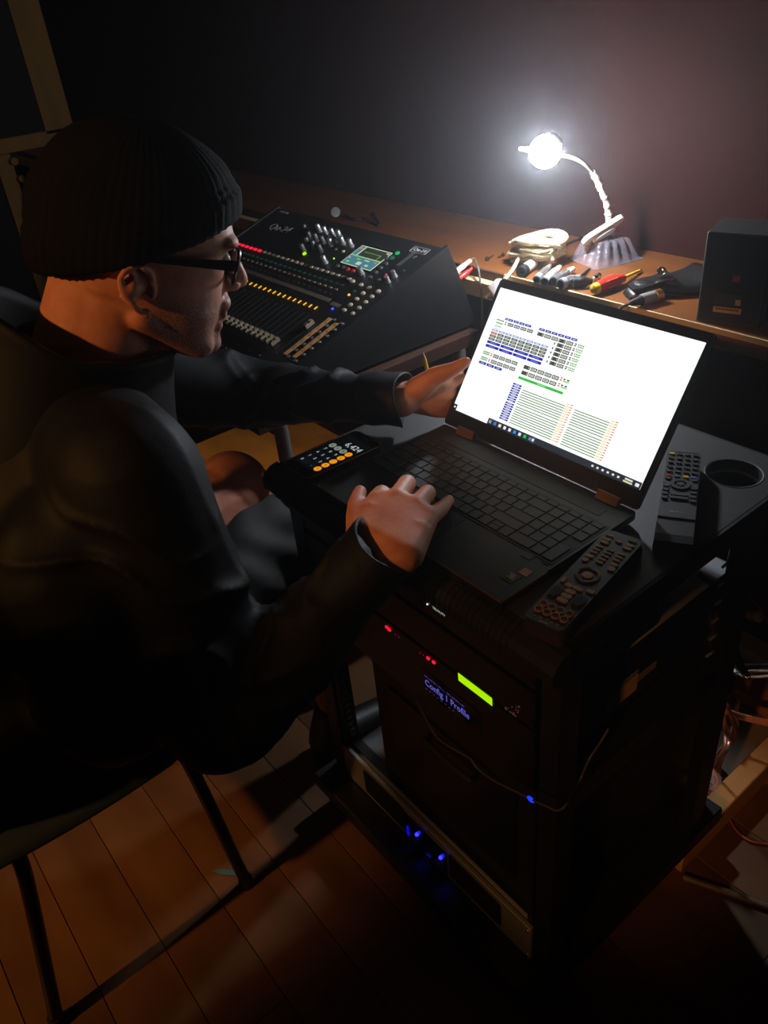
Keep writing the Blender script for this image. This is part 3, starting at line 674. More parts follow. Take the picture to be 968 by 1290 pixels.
# panel frame: x to the right, y up the slope, z out of the panel; origin at the rear right corner
MT = frame((MXR, MY0, MZ0), (1, 0, 0), z=(0, -sy, cy))
def pm(px, py):                                  # photograph point -> panel coordinates
    q = MT.inverted() @ on_plane(px, py, V((MXR, MY0, MZ0)), V((0, -sy, cy))); return q.x, q.y
def py_(y): return (y-MY0)/cy                    # room depth -> panel y
prof = [(MYF, TZ+.012), (MYF+.02, TZ+.006), (.642, TZ+.006), (.646, TZ+.03), (MY0+.004, MZ0-.003), (MY0, MZ0), (MYF, mz(MYF))]
b = MB(Matrix(((0, 0, 1, 0), (1, 0, 0, 0), (0, 1, 0, 0), (0, 0, 0, 1)))); b.prism(prof, MXL+.008, MXR-.008); b.build('chassis', M_mix, mx)
prof2 = [(MYF-.008, TZ+.008), (.648, TZ+.008), (.650, TZ+.03), (MY0+.006, MZ0+.004), (MYF-.008, mz(MYF)+.001)]
for x0, x1 in ((MXL, MXL+.008), (MXR-.008, MXR)):
    b = MB(Matrix(((0, 0, 1, 0), (1, 0, 0, 0), (0, 1, 0, 0), (0, 0, 0, 1)))); b.prism(prof2, x0, x1); b.build('side_panel', M_mixs, mx)
MB().tube([(MXR-.002, MY0+.0065, MZ0+.004), (MXR-.002, .6505, TZ+.03)], .0018, 6).build('side_edge', M_steel, mx, label='bright edge of the side panel')
for x in (MXL+.05, MXR-.05):
    for y in (.16, .60): MB().cyl((x, y, TZ), (x, y, TZ+.008), .012, n=12).build('foot', M_soft, mx)
INST = {}
def panel_item(key, name, x, y, m, make, z=0, par=mx):
    k = (key, m.name)
    if k not in INST: INST[k] = make(MB(MT)).build(name, m, par, smooth=True, loc=MT @ V((0, 0, 0))); o = INST[k]
    else: o = link(name, INST[k].data, None, par)
    o.location = (MT @ V((x, y, z)))-WL[par.name]; return o
def rect_btn(w, h, t=.002): return lambda b: b.box((0, 0, t/2), (w, h, t), bev=min(w, h)*.18)
def dome(r, t=.0025): return lambda b: b.lathe([(r, 0), (r*.96, t*.7), (r*.7, t), (r*.01, t*1.02)], 12)
def knob(r, h): return lambda b: b.lathe([(r*1.25, 0), (r*1.2, h*.15), (r, h*.2), (r*.94, h*.95), (r*.8, h), (r*.01, h)], 14)
M_mred, M_mgrn, M_myel, M_mblu, M_mlime = glow('lit_red', (255, 28, 60), 1.1), glow('lit_green', (0, 200, 100), .8), glow('lit_amber', (255, 190, 20), 1.0), glow('lit_blue', (50, 60, 255), 3.0), glow('lit_lime', (170, 255, 0), 1.3)
M_teal = glow('dim_teal_led', (10, 62, 50), .6)
M_cap = mat('fader_cap_silver', (222, 206, 176), .25, .7, var=.05); M_kn = mat('knob_silver', (186, 186, 184), .3, .7, var=.05)
M_knd = mat('knob_dark', (84, 84, 82), .4, .3, var=.05)
PIT = .0196; D0 = -.128
yb = py_(.433)
for k in range(24):
    x = D0-.008-PIT*k
    panel_item('cb', 'mute_button', x, yb, M_mred if k > 17 else M_beige, rect_btn(.0125, .0085, .003))
    panel_item('sb', 'solo_light', x, py_(.413), (M_mgrn if k in (23,) else M_teal), rect_btn(.010, .0055, .0018))
    panel_item('pb', 'select_button', x, py_(.397), mat('button_brown', (120, 98, 80), .5, var=.08), rect_btn(.010, .0065, .0024))
    panel_item('ml', 'meter_dot', x, py_(.383), M_knd if k < 21 else M_mlime, dome(.0016, .001))
    panel_item('ym', 'channel_light', D0-PIT*k, py_(.338), M_myel, rect_btn(.0042, .0095, .0015))
for k in range(24):
    x = D0+.004-PIT*k
    b = MB(MT).box((x, py_(.268), .0002), (.0022, .108, .0006)); b.build('fader_slot', M_soft, mx)
sc_ = MB(MT)
for k in range(24):
    x = D0+.004-PIT*k
    for j in range(9): sc_.box((x+.0062, py_(.222+.0115*j), .0003), (.0038, .0006, .0004))
sc_.build('fader_scale', M_knd, mx, kind='stuff')
def fcap(b):
    vs = []; L_ = [(-.0105, .0), (-.0105, .008), (-.0035, .0095), (0, .007), (.0035, .0095), (.0105, .008), (.0105, 0)]
    for x in (-.0048, .0048): vs += [(x, y, z+.0015) for y, z in L_]
    n = len(L_); return b.add(vs, [tuple(range(n)), tuple(range(2*n-1, n-1, -1))]+[(i, n+i, n+(i+1) % n, (i+1) % n) for i in range(n)])
for k in range(24): panel_item('fc', 'fader_cap', D0+.013-PIT*(k)-.002, py_(.227), M_cap, fcap)
panel_item('fc', 'fader_cap', -.088, py_(.293), M_cap, fcap)
b = MB(MT).box((-.088, py_(.262), .0002), (.0024, .112, .0006)); b.build('fader_slot', M_soft, mx)
for k in range(26):
    panel_item('dot', 'tiny_key', D0+.01-PIT*k, py_(.188), M_knd, dome(.0024, .0016)); panel_item('dot', 'tiny_key', D0+.004-PIT*k, py_(.17), M_knd, dome(.0024, .0016))
MB(MT).box((D0-.22, py_(.367), .0004), (.46, .0105, .0008)).build('scribble_strip', mat('scribble_grey', (92, 84, 72), .6, var=.3, scale=250), mx)
MB(MT).box((-.092, py_(.362), .0004), (.028, .0105, .0008)).build('scribble_strip', mat('scribble_grey', (92, 84, 72), .6, var=.3, scale=250), mx)
for dx, y0, y1 in ((-.0635, .214, .328), (-.0355, .216, .323)):
    t = MB(MT).box((dx, py_((y0+y1)/2), .0004), (.0115, (y1-y0)/cy, .0008)).build('label_tape', M_tape, mx, label='strip of tan masking tape')
    g = MB(MT)
    for j in range(5): g.box((dx+.001, py_(y0+.02+j*.02), .0009), (.006, .0012, .0004)).box((dx-.002, py_(y0+.026+j*.02), .0009), (.004, .001, .0004))
    g.build('pencil_marks', M_soft, t)
M_kb = mat('key_bluegrey', (84, 90, 110), .4, var=.1)
for j in range(7):
    y = .212+j*.019
    panel_item('kb', 'layer_key', -.0495, py_(y), M_kb, rect_btn(.0095, .0085, .003)); panel_item('kc', 'layer_key', -.0215, py_(y-.002), mat('key_grey', (104, 106, 102), .45), rect_btn(.0105, .0075, .003))
O = (380, 300); S4 = 4.033
def q4(x, y): return pm(O[0]+x/S4, O[1]+y/S4)
for x, y in ((260, 222), (302, 240), (345, 255), (390, 273), (312, 283), (357, 300), (280, 312), (325, 328), (248, 341), (292, 357), (216, 368), (260, 386)):
    a, c_ = q4(x, y); panel_item('rb', 'soft_button', a, c_, M_beige, dome(.0058, .003))
a, c_ = q4(158, 360); panel_item('bl', 'blue_light', a, c_, M_mblu, dome(.0028, .002))
a, c_ = q4(242, 289); panel_item('ol', 'amber_light', a, c_, glow('lit_orange', (255, 170, 40), 1.6), dome(.003, .002))
a, c_ = q4(268, 270); panel_item('tl', 'teal_light', a, c_, M_teal, dome(.0045, .002))
# colour screen
T6 = 6.05
def q6(x, y): return pm(400+x/T6, 270+y/T6)
cs = [q6(*p) for p in ((333, 237), (577, 297), (402, 443), (192, 367))]
x0, x1 = (cs[0][0]+cs[3][0])/2, (cs[1][0]+cs[2][0])/2; y1, y0 = (cs[0][1]+cs[1][1])/2, (cs[2][1]+cs[3][1])/2
sx_, sy_ = x1-x0, y1-y0
b = MB(MT).box(((x0+x1)/2, (y0+y1)/2, .0005), (sx_+.008, sy_+.008, .001)); b.build('screen_bezel', mat('mixer_glass', (10, 10, 12), .15, var=0), mx)
S = MB(MT); SM = [glow('mx_teal', (76, 136, 150), .8), glow('mx_grey', (52, 56, 52), .8), glow('mx_pale', (206, 220, 190), .85), glow('mx_line', (130, 220, 70), .85), glow('mx_orange', (230, 150, 60), .8)]
def sq(u0, v0, u1, v1, mi, z=.0012): S.quad(x0+sx_*u0, y0+sy_*v0, x0+sx_*u1, y0+sy_*v1, z, mi)
sq(0, 0, 1, 1, 2); sq(.02, .03, .97, .46, 0, .0014); sq(.02, .5, .16, .97, 0, .0014); sq(.2, .5, .97, .96, 1, .0014); sq(.28, .72, .82, .735, 3, .0016); sq(.8, .5, .815, .74, 3, .0016)
sq(.02, .47, .97, .49, 3, .0016); sq(.42, .1, .56, .25, 2, .0016); sq(.1, .1, .2, .18, 3, .0016); sq(.7, .12, .8, .2, 2, .0016); sq(.05, .3, .1, .36, 2, .0016); sq(.3, .33, .42, .38, 3, .0016); sq(.55, .34, .7, .39, 2, .0016); sq(.86, .34, .93, .4, 4, .0016); sq(.04, .82, .12, .9, 4, .0016); sq(.88, .86, .95, .93, 2, .0016)
S.build('touch_screen', SM, mx)
# knobs left of the screen
for x, y, big in ((160, 155, 1), (247, 185, 1), (262, 238, 1), (182, 190, 0), (190, 205, 1), (130, 155, 0), (335, 385, 0), (420, 265, 0)): pass
def q7(x, y): return pm(380+x/9.68, 250+y/9.68)
for x, y, m in ((225, 400, M_kn), (300, 430, M_kn), (390, 455, M_kn), (470, 475, M_kn), (60, 400, M_knd), (110, 490, M_knd), (190, 515, M_knd), (270, 545, M_knd), (370, 575, M_kn), (510, 555, M_kn), (610, 585, M_kn), (85, 560, M_knd), (160, 600, M_knd), (240, 650, M_knd), (30, 640, M_knd)):
    a, c_ = q7(x, y); panel_item('kn', 'gain_knob', a, c_, m, knob(.0058, .018))
for x, y, m in ((425, 620, M_beige), (508, 650, M_beige)): a, c_ = q7(x, y); panel_item('rs', 'small_button', a, c_, m, dome(.0045, .003))
a, c_ = pm(384, 320); panel_item('gl', 'green_light', a, c_, M_mlime, dome(.0048, .003))
a, c_ = pm(421, 326); panel_item('gs', 'green_dot', a, c_, M_mlime, dome(.002, .002))
a, c_ = q6(62, 372); panel_item('kn', 'gain_knob', a, c_, M_kn, knob(.0058, .018))
a, c_ = q6(335, 455); panel_item('kbig', 'data_knob', a, c_, M_kn, knob(.0062, .016))
for x, y, m in ((232, 422, mat('button_red', (190, 40, 40), .4)), (273, 434, mat('button_red', (190, 40, 40), .4)), (155, 395, M_knd), (195, 405, M_knd), (522, 378, M_knd), (482, 410, M_knd), (443, 445, M_knd), (403, 482, M_knd), (466, 503, M_knd), (530, 340, M_knd)):
    a, c_ = q6(x, y); panel_item('rk', 'screen_key', a, c_, m, dome(.0055, .003))
a, c_ = q6(612, 298); panel_item('gb', 'lit_key', a, c_, M_mgrn, dome(.0052, .003)); a, c_ = q6(572, 334); panel_item('gt', 'lit_key', a, c_, glow('teal_key', (20, 110, 90), .8), dome(.0052, .003))
a, c_ = q6(525, 462); panel_item('rl', 'red_light', a, c_, M_mred, dome(.0022, .002))
for x, y in ((590, 475), (540, 520)): a, c_ = q6(x, y); panel_item('kl', 'level_knob', a, c_, M_kn, knob(.005, .014))
for x, y in ((658, 430), (735, 330), (752, 322)): a, c_ = q6(x, y); panel_item('hj', 'socket', a, c_, M_knd, dome(.003, .001))
mt_ = MB(MT)
a0, c0 = q6(610, 385); a1, c1 = q6(725, 295)
for i in range(12): 
    for s in (0, 1): mt_.box((a0+(a1-a0)*.0+s*.006, c0+(c1-c0)*i/11, .0004), (.003, .003, .0006))
mt_.build('level_meter', M_knd, mx)
M_prt = mat('mixer_print', (168, 166, 160), .5)
a, c_ = pm(353, 288); text('logo', 'Qu-24', .033, MT @ Matrix.Translation((a, c_, .0006)), M_prt, mx, .0003)
a, c_ = q6(782, 276); text('logo', 'Qu-24', .014, MT @ Matrix.Translation((a, c_, .0006)), M_prt, mx, .0003)
b = MB(MT)
for q in ((-.023, 0, .0006, .018), (.023, 0, .0006, .018), (0, .009, .046, .0006), (0, -.009, .046, .0006)): b.box((a+q[0], c_+q[1], .0004), (q[2], q[3], .0006))
b.build('logo_frame', M_prt, mx)
a, c_ = pm(358, 267.5); MB(MT).box((a, min(c_, -.006), .0004), (.034, .006, .0007)).build('maker_plate', M_prt, mx)
# ------------------------------------------------------------------ things on the bench
BZ = .885
def bp(x, y, h=0): return on_z(x, y, BZ+h)
# clear tray under the lamp
tc = [bp(714, 326), bp(751, 341), bp(810, 327), bp(774, 311)]
tcen = sum(tc, V((0, 0, 0)))/4
ux = ((tc[2]-tc[1])+(tc[3]-tc[0])).normalized(); hw_, hd_ = ((tc[2]-tc[1]).length+(tc[3]-tc[0]).length)/4, ((tc[1]-tc[0]).length+(tc[2]-tc[3]).length)/4
TT = frame(tcen, ux, z=(0, 0, 1))
M_clear = bpy.data.materials.new('clear_plastic'); M_clear.use_nodes = True
nt = M_clear.node_tree; nt.nodes.remove(nt.nodes['Principled BSDF'])
tr = nt.nodes.new('ShaderNodeBsdfTransparent'); gl = nt.nodes.new('ShaderNodeBsdfGlossy'); mxn = nt.nodes.new('ShaderNodeMixShader'); fr = nt.nodes.new('ShaderNodeFresnel')
df = nt.nodes.new('ShaderNodeBsdfDiffuse'); mx2 = nt.nodes.new('ShaderNodeMixShader'); mx2.inputs[0].default_value = .10; df.inputs[0].default_value = (.85, .78, .9, 1)
nzt = nt.nodes.new('ShaderNodeTexNoise'); nzt.inputs['Scale'].default_value = 40; bpn = nt.nodes.new('ShaderNodeBump'); bpn.inputs['Strength'].default_value = .3; bpn.inputs['Distance'].default_value = .003
nt.links.new(nzt.outputs['Fac'], bpn.inputs['Height']); nt.links.new(bpn.outputs['Normal'], gl.inputs['Normal'])
fr.inputs[0].default_value = 1.6; gl.inputs['Roughness'].default_value = .12; tr.inputs[0].default_value = (.93, .91, .96, 1)
nt.links.new(fr.outputs[0], mxn.inputs[0]); nt.links.new(tr.outputs[0], mxn.inputs[1]); nt.links.new(gl.outputs[0], mxn.inputs[2])
nt.links.new(mxn.outputs[0], mx2.inputs[1]); nt.links.new(df.outputs[0], mx2.inputs[2]); nt.links.new(mx2.outputs[0], nt.nodes['Material Output'].inputs[0])
TH = .043
tray = thing('plastic_tray', 'clear fluted plastic tray upside down under the lamp foot', 'tray', tcen)
def ringp(w_, d_, z, fl, n=96):
    out = []
    for k in range(n):
        a = 2*math.pi*k/n; c_, s_ = math.cos(a), math.sin(a); r = 1/max(abs(c_), abs(s_))**.92
        q = 1-fl*(.5+.5*math.cos(a*14))
        out.append((w_*c_*r*q, d_*s_*r*q, z))
    return out
b = MB(TT); R_ = [ringp(hw_, hd_, .0006, 0), ringp(hw_*.95, hd_*.95, .0008, 0), ringp(hw_*.90, hd_*.90, .006, .10), ringp(hw_*.66, hd_*.66, TH-.003, .20), ringp(hw_*.60, hd_*.60, TH, .16), ringp(hw_*.05, hd_*.05, TH, 0)]
n = 96; vs = sum(R_, []); b.add(vs, [(i*n+j, i*n+(j+1) % n, (i+1)*n+(j+1) % n, (i+1)*n+j) for i in range(len(R_)-1) for j in range(n)])
b.build('tray_shell', M_clear, tray, smooth='all')
b = MB(TT); b.tube([V(p) for p in R_[0]+[R_[0][0]]], .0009, 5); b.build('tray_rim', M_clear, tray, smooth=True)
# gooseneck lamp
lm = thing('desk_lamp', 'white gooseneck lamp glowing brightly above the bench', 'lamp', (tcen.x, tcen.y, BZ+TH))
la, lb_ = on_z(737, 304, BZ+TH+.004), on_y(782, 276, tcen.y+.02)
d = (lb_-la)
b = MB(frame((la+lb_)/2, d, y=V((0, 1, 0)))); b.prism(rrect(d.length+.012, .034, .0165, 6), -.0045, .0045); b.build('clip_arm', M_white, lm, smooth=True)
lc = la.lerp(lb_, .5)
b = MB(frame(lc+V((.002, .001, -.0075)), d, y=V((0, 1, 0)))); b.prism(rrect(d.length*.6, .026, .012, 6), -.0045, .0045); b.build('clip_jaw', M_white, lm, smooth=True)
nk = [on_y(x, y, Y) for x, y, Y in ((768, 290, tcen.y), (767, 276, tcen.y-.005), (765, 258, tcen.y-.012), (757, 238, tcen.y-.03), (748, 219, tcen.y-.045), (736, 206, tcen.y-.08), (719, 198, tcen.y-.115), (700, 195, .705))]
sp_ = spline(nk, 8)
MB().tube(sp_, .0036, 12).build('gooseneck', mat('neck_white', (214, 206, 190), .45, var=.06, scale=300), lm, smooth=True)
tw = []
for i, p in enumerate(sp_[:34]): tw.append(p+V((random.uniform(-1, 1), random.uniform(-1, 1), 0))*.0006)
MB().tube(tw, [.0062+.0009*math.sin(i*1.3)+.0008*math.sin(i*2.9+1) for i in range(len(tw))], 10).build('tape_wrap', mat('clear_tape', (226, 216, 204), .2, var=.18, scale=200, bump=.5, bscale=300), lm, smooth=True)
hd = on_y(687, 191, .69)
hdir = V((-.25, -.35, -.45)).normalized()
b = MB().lathe([(.006, -.034), (.012, -.033), (.0165, -.028), (.0175, -.0235), (.015, -.0235), (.001, -.025)], 24, o=hd, ax=hdir); b.build('lamp_head', M_white, lm, smooth=True)
MB().tube([nk[-1], hd-hdir*.030], .0042, 10).build('head_joint', M_white, lm, smooth=True)
tipp = on_y(655, 187, .69); MB().cyl(hd.lerp(tipp, .7), tipp, .005, .004, 10).build('switch_knob', mat('switch_tan', (196, 170, 140), .5), lm, smooth=True)
M_bulb = mat('lamp_bulb_glow', (250, 250, 250), .4, var=0, emit=(238, 244, 255), es=460.0)
MB().ell(hd, .0285, sub=3).build('bulb', M_bulb, lm, smooth=True, label='glowing white bulb')
# coiled white cable with its plug
rp = thing('white_cable_coil', 'bundle of white cable coiled on the bench left of the lamp', 'cable', bp(676, 322))
ca, cb = bp(650, 322, .02), bp(706, 322, .02); cc = (ca+cb)/2; cu = (cb-ca).normalized(); cv = V((-cu.y, cu.x, 0))
path = []
for i in range(18*20):
    t = i/20; a = 2*math.pi*t; k = int(t); random.seed(100+k)
    j1, j2, j3, jz, jt = [random.uniform(-1, 1) for _ in range(5)]
    A_, B_ = .058+.012*j1, .034+.012*j2
    h = .004+abs(jz)*.050+.010*math.sin(a+j3*3)
    p = cc+cu*(A_*math.cos(a)+.010*jt)+cv*(B_*math.sin(a)+.010*j3+.008*math.sin(2*a)); p.z = BZ+.003+max(0, h)
    path.append(p)
pp = []
for i in range(len(path)): s = path[max(0, i-3):i+4]; pp.append(sum(s, V((0, 0, 0)))/len(s))
MB().tube(pp, .0038, 7).build('coil', M_cable, rp, smooth=True)
wb = [cc+cu*.02+cv*(-.03)+V((0, 0, .03)), cc+cv*-.002+V((0, 0, .05)), cc+cu*-.01+cv*.032+V((0, 0, .026))]
for q in (.0,): MB().tube(spline([cc+cu*(q+.035)+cv*-.034+V((0, 0, .0)), cc+cu*(q+.028)+cv*-.02+V((0, 0, .024)), cc+cu*q+cv*.01+V((0, 0, .028)), cc+cu*(q-.01)+cv*.035+V((0, 0, .004))], 6), .0036, 7).build('tie_wrap', M_cable, rp, smooth=True)
fe = spline([bp(660, 306, .035), bp(655, 322, .024), bp(646, 340, .006), bp(637, 351, .003), on_y(632, 358, .668)], 8)
MB().tube(fe, .0040, 8).build('free_end', M_cable, rp, smooth=True)
pl0, pl1 = on_y(636, 354, .664), on_y(618, 371, .648)
b = MB(frame((pl0+pl1)/2, pl1-pl0, y=(0, 1, 0))); b.prism(rrect(.030, .026, .006), -.011, .011); pg = b.build('plug', M_white, rp, smooth=True)
MB(frame((pl0+pl1)/2, pl1-pl0, y=(0, 1, 0))).box((.020, -.006, 0), (.02, .004, .006)).box((.020, .006, 0), (.02, .004, .006)).build('plug_pins', M_white, pg)
# connectors
def xlr(label, pa, pb, h, r, mb_, mh, boot, cat='connector', group=None, cable=None):
    r *= 1.14; h = max(h, r+.0005)
    a, e = bp(*pa, h), bp(*pb, h); ax = (e-a).normalized(); L_ = (e-a).length
    t = thing('audio_connector', label, cat, V((a.x, a.y, BZ)), group)
    MB().lathe([(r*.8, 0), (r, .001), (r, L_*.22), (r*.92, L_*.23)], 16, o=a, ax=ax).build('collar', mh, t, smooth=True)
    MB().lathe([(r*.74, -.0002), (r*.74, .0006)], 16, o=a, ax=ax).build('insert', M_soft, t)
    for k in range(3):
        o_ = ax.orthogonal().normalized(); o_ = Matrix.Rotation(k*2.1, 3, ax) @ o_; q = a+o_*r*.42
        MB().cyl(q-ax*.0006, q+ax*.001, .0011, n=6).build('pin', M_chrome, t)
    MB().lathe([(r*.92, L_*.23), (r*.95, L_*.3), (r*.95, L_*.62), (r*.85, L_*.66)], 16, o=a, ax=ax).build('barrel', mb_, t, smooth=True)
    MB().lathe([(r*.85, L_*.66), (r*.7, L_*.75), (r*.5, L_*.97), (r*.3, L_)], 14, o=a, ax=ax).build('boot', boot, t, smooth=True)
    if cable: MB().tube(spline([e-ax*.004]+[bp(x, y, .004) for x, y in cable], 6), .0026, 7).build('cable', M_soft, t, smooth=True)
    return t
M_nick = mat('nickel', (206, 206, 204), .25, .9, var=.06)
xlr('white bodied audio connector with a black open end nearest the cable coil', (656, 343), (681, 325), .010, .0095, M_white, M_soft, M_soft, cable=[(697, 316), (725, 303), (745, 296)])
xlr('slim grey connector lying second from the cable coil', (676, 352), (694, 334), .008, .007, M_nick, M_grey, M_grey)
xlr('dark grey connector with white boot lying third from the coil', (686, 355), (706, 336), .008, .0078, M_grey, M_grey, M_white)
xlr('bright nickel connector with pale boot beside the black one', (697, 355), (723, 338), .009, .0085, M_nick, M_nick, M_white)
xlr('silver connector with thin grey cable lying in front of the tray', (706, 358), (731, 349), .010, .0095, M_nick, M_grey, M_grey, cable=[(738, 343), (743, 339)])
xlr('black right angled connector lying left of the screwdriver handle', (722, 356), (747, 354), .0105, .0095, M_black, M_black, M_soft)
p0, p1 = bp(748, 352, .006), bp(760, 343, .009)
bo_ = thing('audio_adaptor', 'small shiny metal adaptor behind the screwdriver handle', 'adaptor', V((p0.x, p0.y, BZ)))
MB().lathe([(.004, 0), (.0055, .002), (.0055, .012), (.007, .013), (.007, .02), (.004, .021)], 14, o=p0, ax=p1-p0).build('body', M_chrome, bo_, smooth=True)
# screwdriver
s0, s1_, s2v = bp(747, 365, .0125), bp(785, 350, .0125), bp(806, 341, .005)
sd = thing('screwdriver', 'screwdriver with red and yellow handle on the bench', 'screwdriver', V((s0.x, s0.y, BZ)))
ax = (s1_-s0).normalized(); L_ = (s1_-s0).length
MB().lathe([(.004, 0), (.009, .002), (.0105, .005), (.011, L_*.13), (.011, L_*.15)], 10, o=s0, ax=ax).build('handle_end', M_yellow, sd, smooth=True)
MB().lathe([(.011, L_*.14), (.0125, L_*.25), (.0125, L_*.7), (.0105, L_*.85), (.008, L_*.93), (.0085, L_), (.004, L_+.001)], 10, o=s0, ax=ax).build('handle', M_red, sd, smooth=True)
b = MB()
for k in range(6):
    o_ = Matrix.Rotation(k*math.pi/3, 3, ax) @ ax.orthogonal().normalized()
    b.tube([s0+ax*L_*.34+o_*.0122, s0+ax*L_*.72+o_*.0122], .0016, 5)
b.build('grip_ribs', mat('grip_orange', (222, 90, 50), .35), sd)
MB().tube([s1_-ax*.004, s2v], [.0032, .0028], 10).build('shaft', M_yellow, sd, smooth=True)
e = (s2v-s1_).normalized(); MB().tube([s2v-e*.001, s2v+e*.008], [.0022, .0016], 8).build('tip', M_soft, sd, smooth=True)
for i, (x, y, dx, dy) in enumerate(((614, 326, 8, -4), (634, 321, -7, 4))):
    a, e = bp(x, y, .004), bp(x+dx, y+dy, .0025); ax = (e-a).normalized()
    t = thing('screw', ('small black screw on the bench nearer the mixing desk', 'small black screw on the bench nearer the cable coil')[i], 'screw', V((a.x, a.y, BZ)), 'loose screws on the bench')
    MB().lathe([(.002, -.003), (.0045, -.002), (.0048, .0), (.002, .0015)], 10, o=a, ax=ax).build('head', M_soft, t, smooth=True)
    MB().tube([a, e], .0016, 6).build('shank', M_steel, t, smooth=True)
# black pouch with a stud, jack plug in front
pq = [bp(790, 366, .014), bp(884, 345, .024)]
po = thing('tool_pouch', 'black leather pouch with a round silver stud beside the small speaker', 'pouch', V((*((pq[0]+pq[1])/2).to_2d(), BZ)))
ax = V((pq[1].x-pq[0].x, pq[1].y-pq[0].y, 0)); PTm = frame(V((*((pq[0]+pq[1])/2).to_2d(), BZ)), ax, z=(0, 0, 1)); L_ = ax.length
b = MB(PTm); nu, nv = 18, 20; vs = []
for i in range(nu+1):
    t = i/nu; x = -L_/2+L_*t; hh = .015+.022*t+.006*math.sin(t*7); wd = .020+.030*t**.8
    if t < .12: hh *= .55+.45*t/.12; wd *= .75+.25*t/.12
    for j in range(nv):
        a = 2*math.pi*j/nv; c_, s_ = math.cos(a), math.sin(a); y = wd*math.copysign(abs(c_)**.6, c_); z = max(0.0005, hh*.5+hh*.5*math.copysign(abs(s_)**.7, s_)+.0022*math.sin(9*t+3*c_))
        vs.append((x, y+.006*math.sin(t*5), z))
fs = [(i*nv+j, i*nv+(j+1) % nv, (i+1)*nv+(j+1) % nv, (i+1)*nv+j) for i in range(nu) for j in range(nv)]+[tuple(range(nv-1, -1, -1)), tuple(nu*nv+j for j in range(nv))]
b.add(vs, fs); b.build('pouch_body', mat('black_leather', (26, 26, 25), .3, var=.15, bump=.4, bscale=220), po, smooth='all')
b = MB(PTm); b.add([(-L_*.46, -.014, .0195), (L_*.05, -.026, .034), (L_*.06, .012, .036), (-L_*.46, .012, .021), (-L_*.46, -.014, .017), (L_*.05, -.026, .030), (L_*.06, .012, .032), (-L_*.46, .012, .017)], [(0, 1, 2, 3), (7, 6, 5, 4), (0, 4, 5, 1), (1, 5, 6, 2), (2, 6, 7, 3), (3, 7, 4, 0)])
b.build('flap', mat('black_leather', (26, 26, 25), .3), po)
sp0 = bp(834, 343, .040); MB().lathe([(.009, 0), (.009, .004), (.007, .006), (.004, .0045), (.0005, .005)], 18, o=sp0, ax=V((.3, -.75, .5))).build('stud', M_chrome, po, smooth=True)
jk = xlr('black jack connector with golden ring lying in front of the pouch', (833, 371), (795, 382), .011, .0095, M_grey, M_gold, M_soft, cable=[(786, 386), (778, 392), (772, 402)])
# round ended lead behind the mixing desk
rg = on_y(423, 267, .71)
rt_ = thing('jack_lead', 'black lead with a round silver ringed end behind the mixing desk', 'cable', V((rg.x, rg.y, BZ)))
ax = (CAM-rg).normalized()
MB().lathe([(.0125, -.03), (.0125, -.002), (.0118, 0), (.0105, 0), (.0100, -.002), (.0001, -.002)], 24, o=rg, ax=ax).build('shell', M_black, rt_, smooth=True)
MB().lathe([(.0105, 0), (.0120, 0), (.0120, .0008), (.0105, .0008)], 24, o=rg, ax=ax).build('ring', M_steel, rt_, smooth=True)
for k in range(3):
    o_ = Matrix.Rotation(k*2.1+.4, 3, ax) @ ax.orthogonal().normalized(); MB().cyl(rg+o_*.0055-ax*.001, rg+o_*.0055, .0016, n=6).build('pin_hole', M_steel, rt_)
MB().tube(spline([rg-ax*.03, bp(430, 268, .01), bp(445, 276, .005), bp(460, 276, .004), bp(478, 284, .004), bp(470, 268, .004)], 8), .0035, 8).build('cable', M_soft, rt_, smooth=True)
# small speaker
A_, B_ = bp(877, 404), bp(956, 414)
su = (B_-A_); sw = su.length; su.normalize(); sv = V((-su.y, su.x, 0))
ST = frame(A_, su, z=(0, 0, 1)); sh = on_plane(887, 291.5, A_, -sv).z-BZ
k_ = on_z(908, 273, BZ+sh); sdp = (k_-A_).dot(sv)
spk = thing('small_speaker', 'small black box speaker with red dot and paper label at bench right', 'speaker', A_+su*sw/2)
MB(ST).box2((0, 0, 0), (sw, max(.09, min(sdp, .16)), sh), bev=.0015).build('cabinet', mat('speaker_lamplit', (56, 56, 51), .5, var=.2, scale=30, bump=.1), spk)  # cabinet colour raised to show lamplight on its top; front face kept dark
M_sfab = mat('speaker_face', (20, 20, 19), .6, var=.05)
MB(ST).box2((.004, -.0012, .004), (sw-.004, .0002, sh-.004)).build('front_face', M_sfab, spk)
def sf(px, py): q = ST.inverted() @ on_plane(px, py, A_, -sv); return q.x, q.z
x, z = sf(928.5, 351); MB(ST).box((x, -.0014, z), (.0115, .0008, .0105)).build('red_dot', M_red, spk)
x, z = sf(916.5, 390.5); lbp = MB(ST).box((x, -.0014, z), (.044, .0008, .0095)).build('paper_label', mat('speaker_label', (206, 160, 116), .6), spk)
g = MB(ST)
for i in range(9): g.box((x-.016+i*.004, -.0020, z+.0012), (.0028, .0004, .0028))
g.build('label_print', M_benchdark, lbp)
x, z = sf(917, 377); pl_ = MB(ST).box((x, -.0014, z), (.044, .0008, .02)).build('rating_plate', mat('plate_dark', (48, 46, 38), .5), spk)
x, z = sf(930.5, 381); MB(ST).box((x, -.0020, z), (.008, .0006, .009)).build('plate_mark', mat('speaker_label', (206, 160, 116), .6), pl_)
gb = bp(966, 408)
gr = thing('grey_box', 'pale grey box standing beside the small speaker at the frame edge', 'box', gb+V((.05, .05, 0)))
MB().box2((gb.x-.012, gb.y+.012, BZ), (gb.x+.09, gb.y+.12, BZ+.05), bev=.003).build('body', mat('sage_grey', (120, 124, 112), .5), gr)
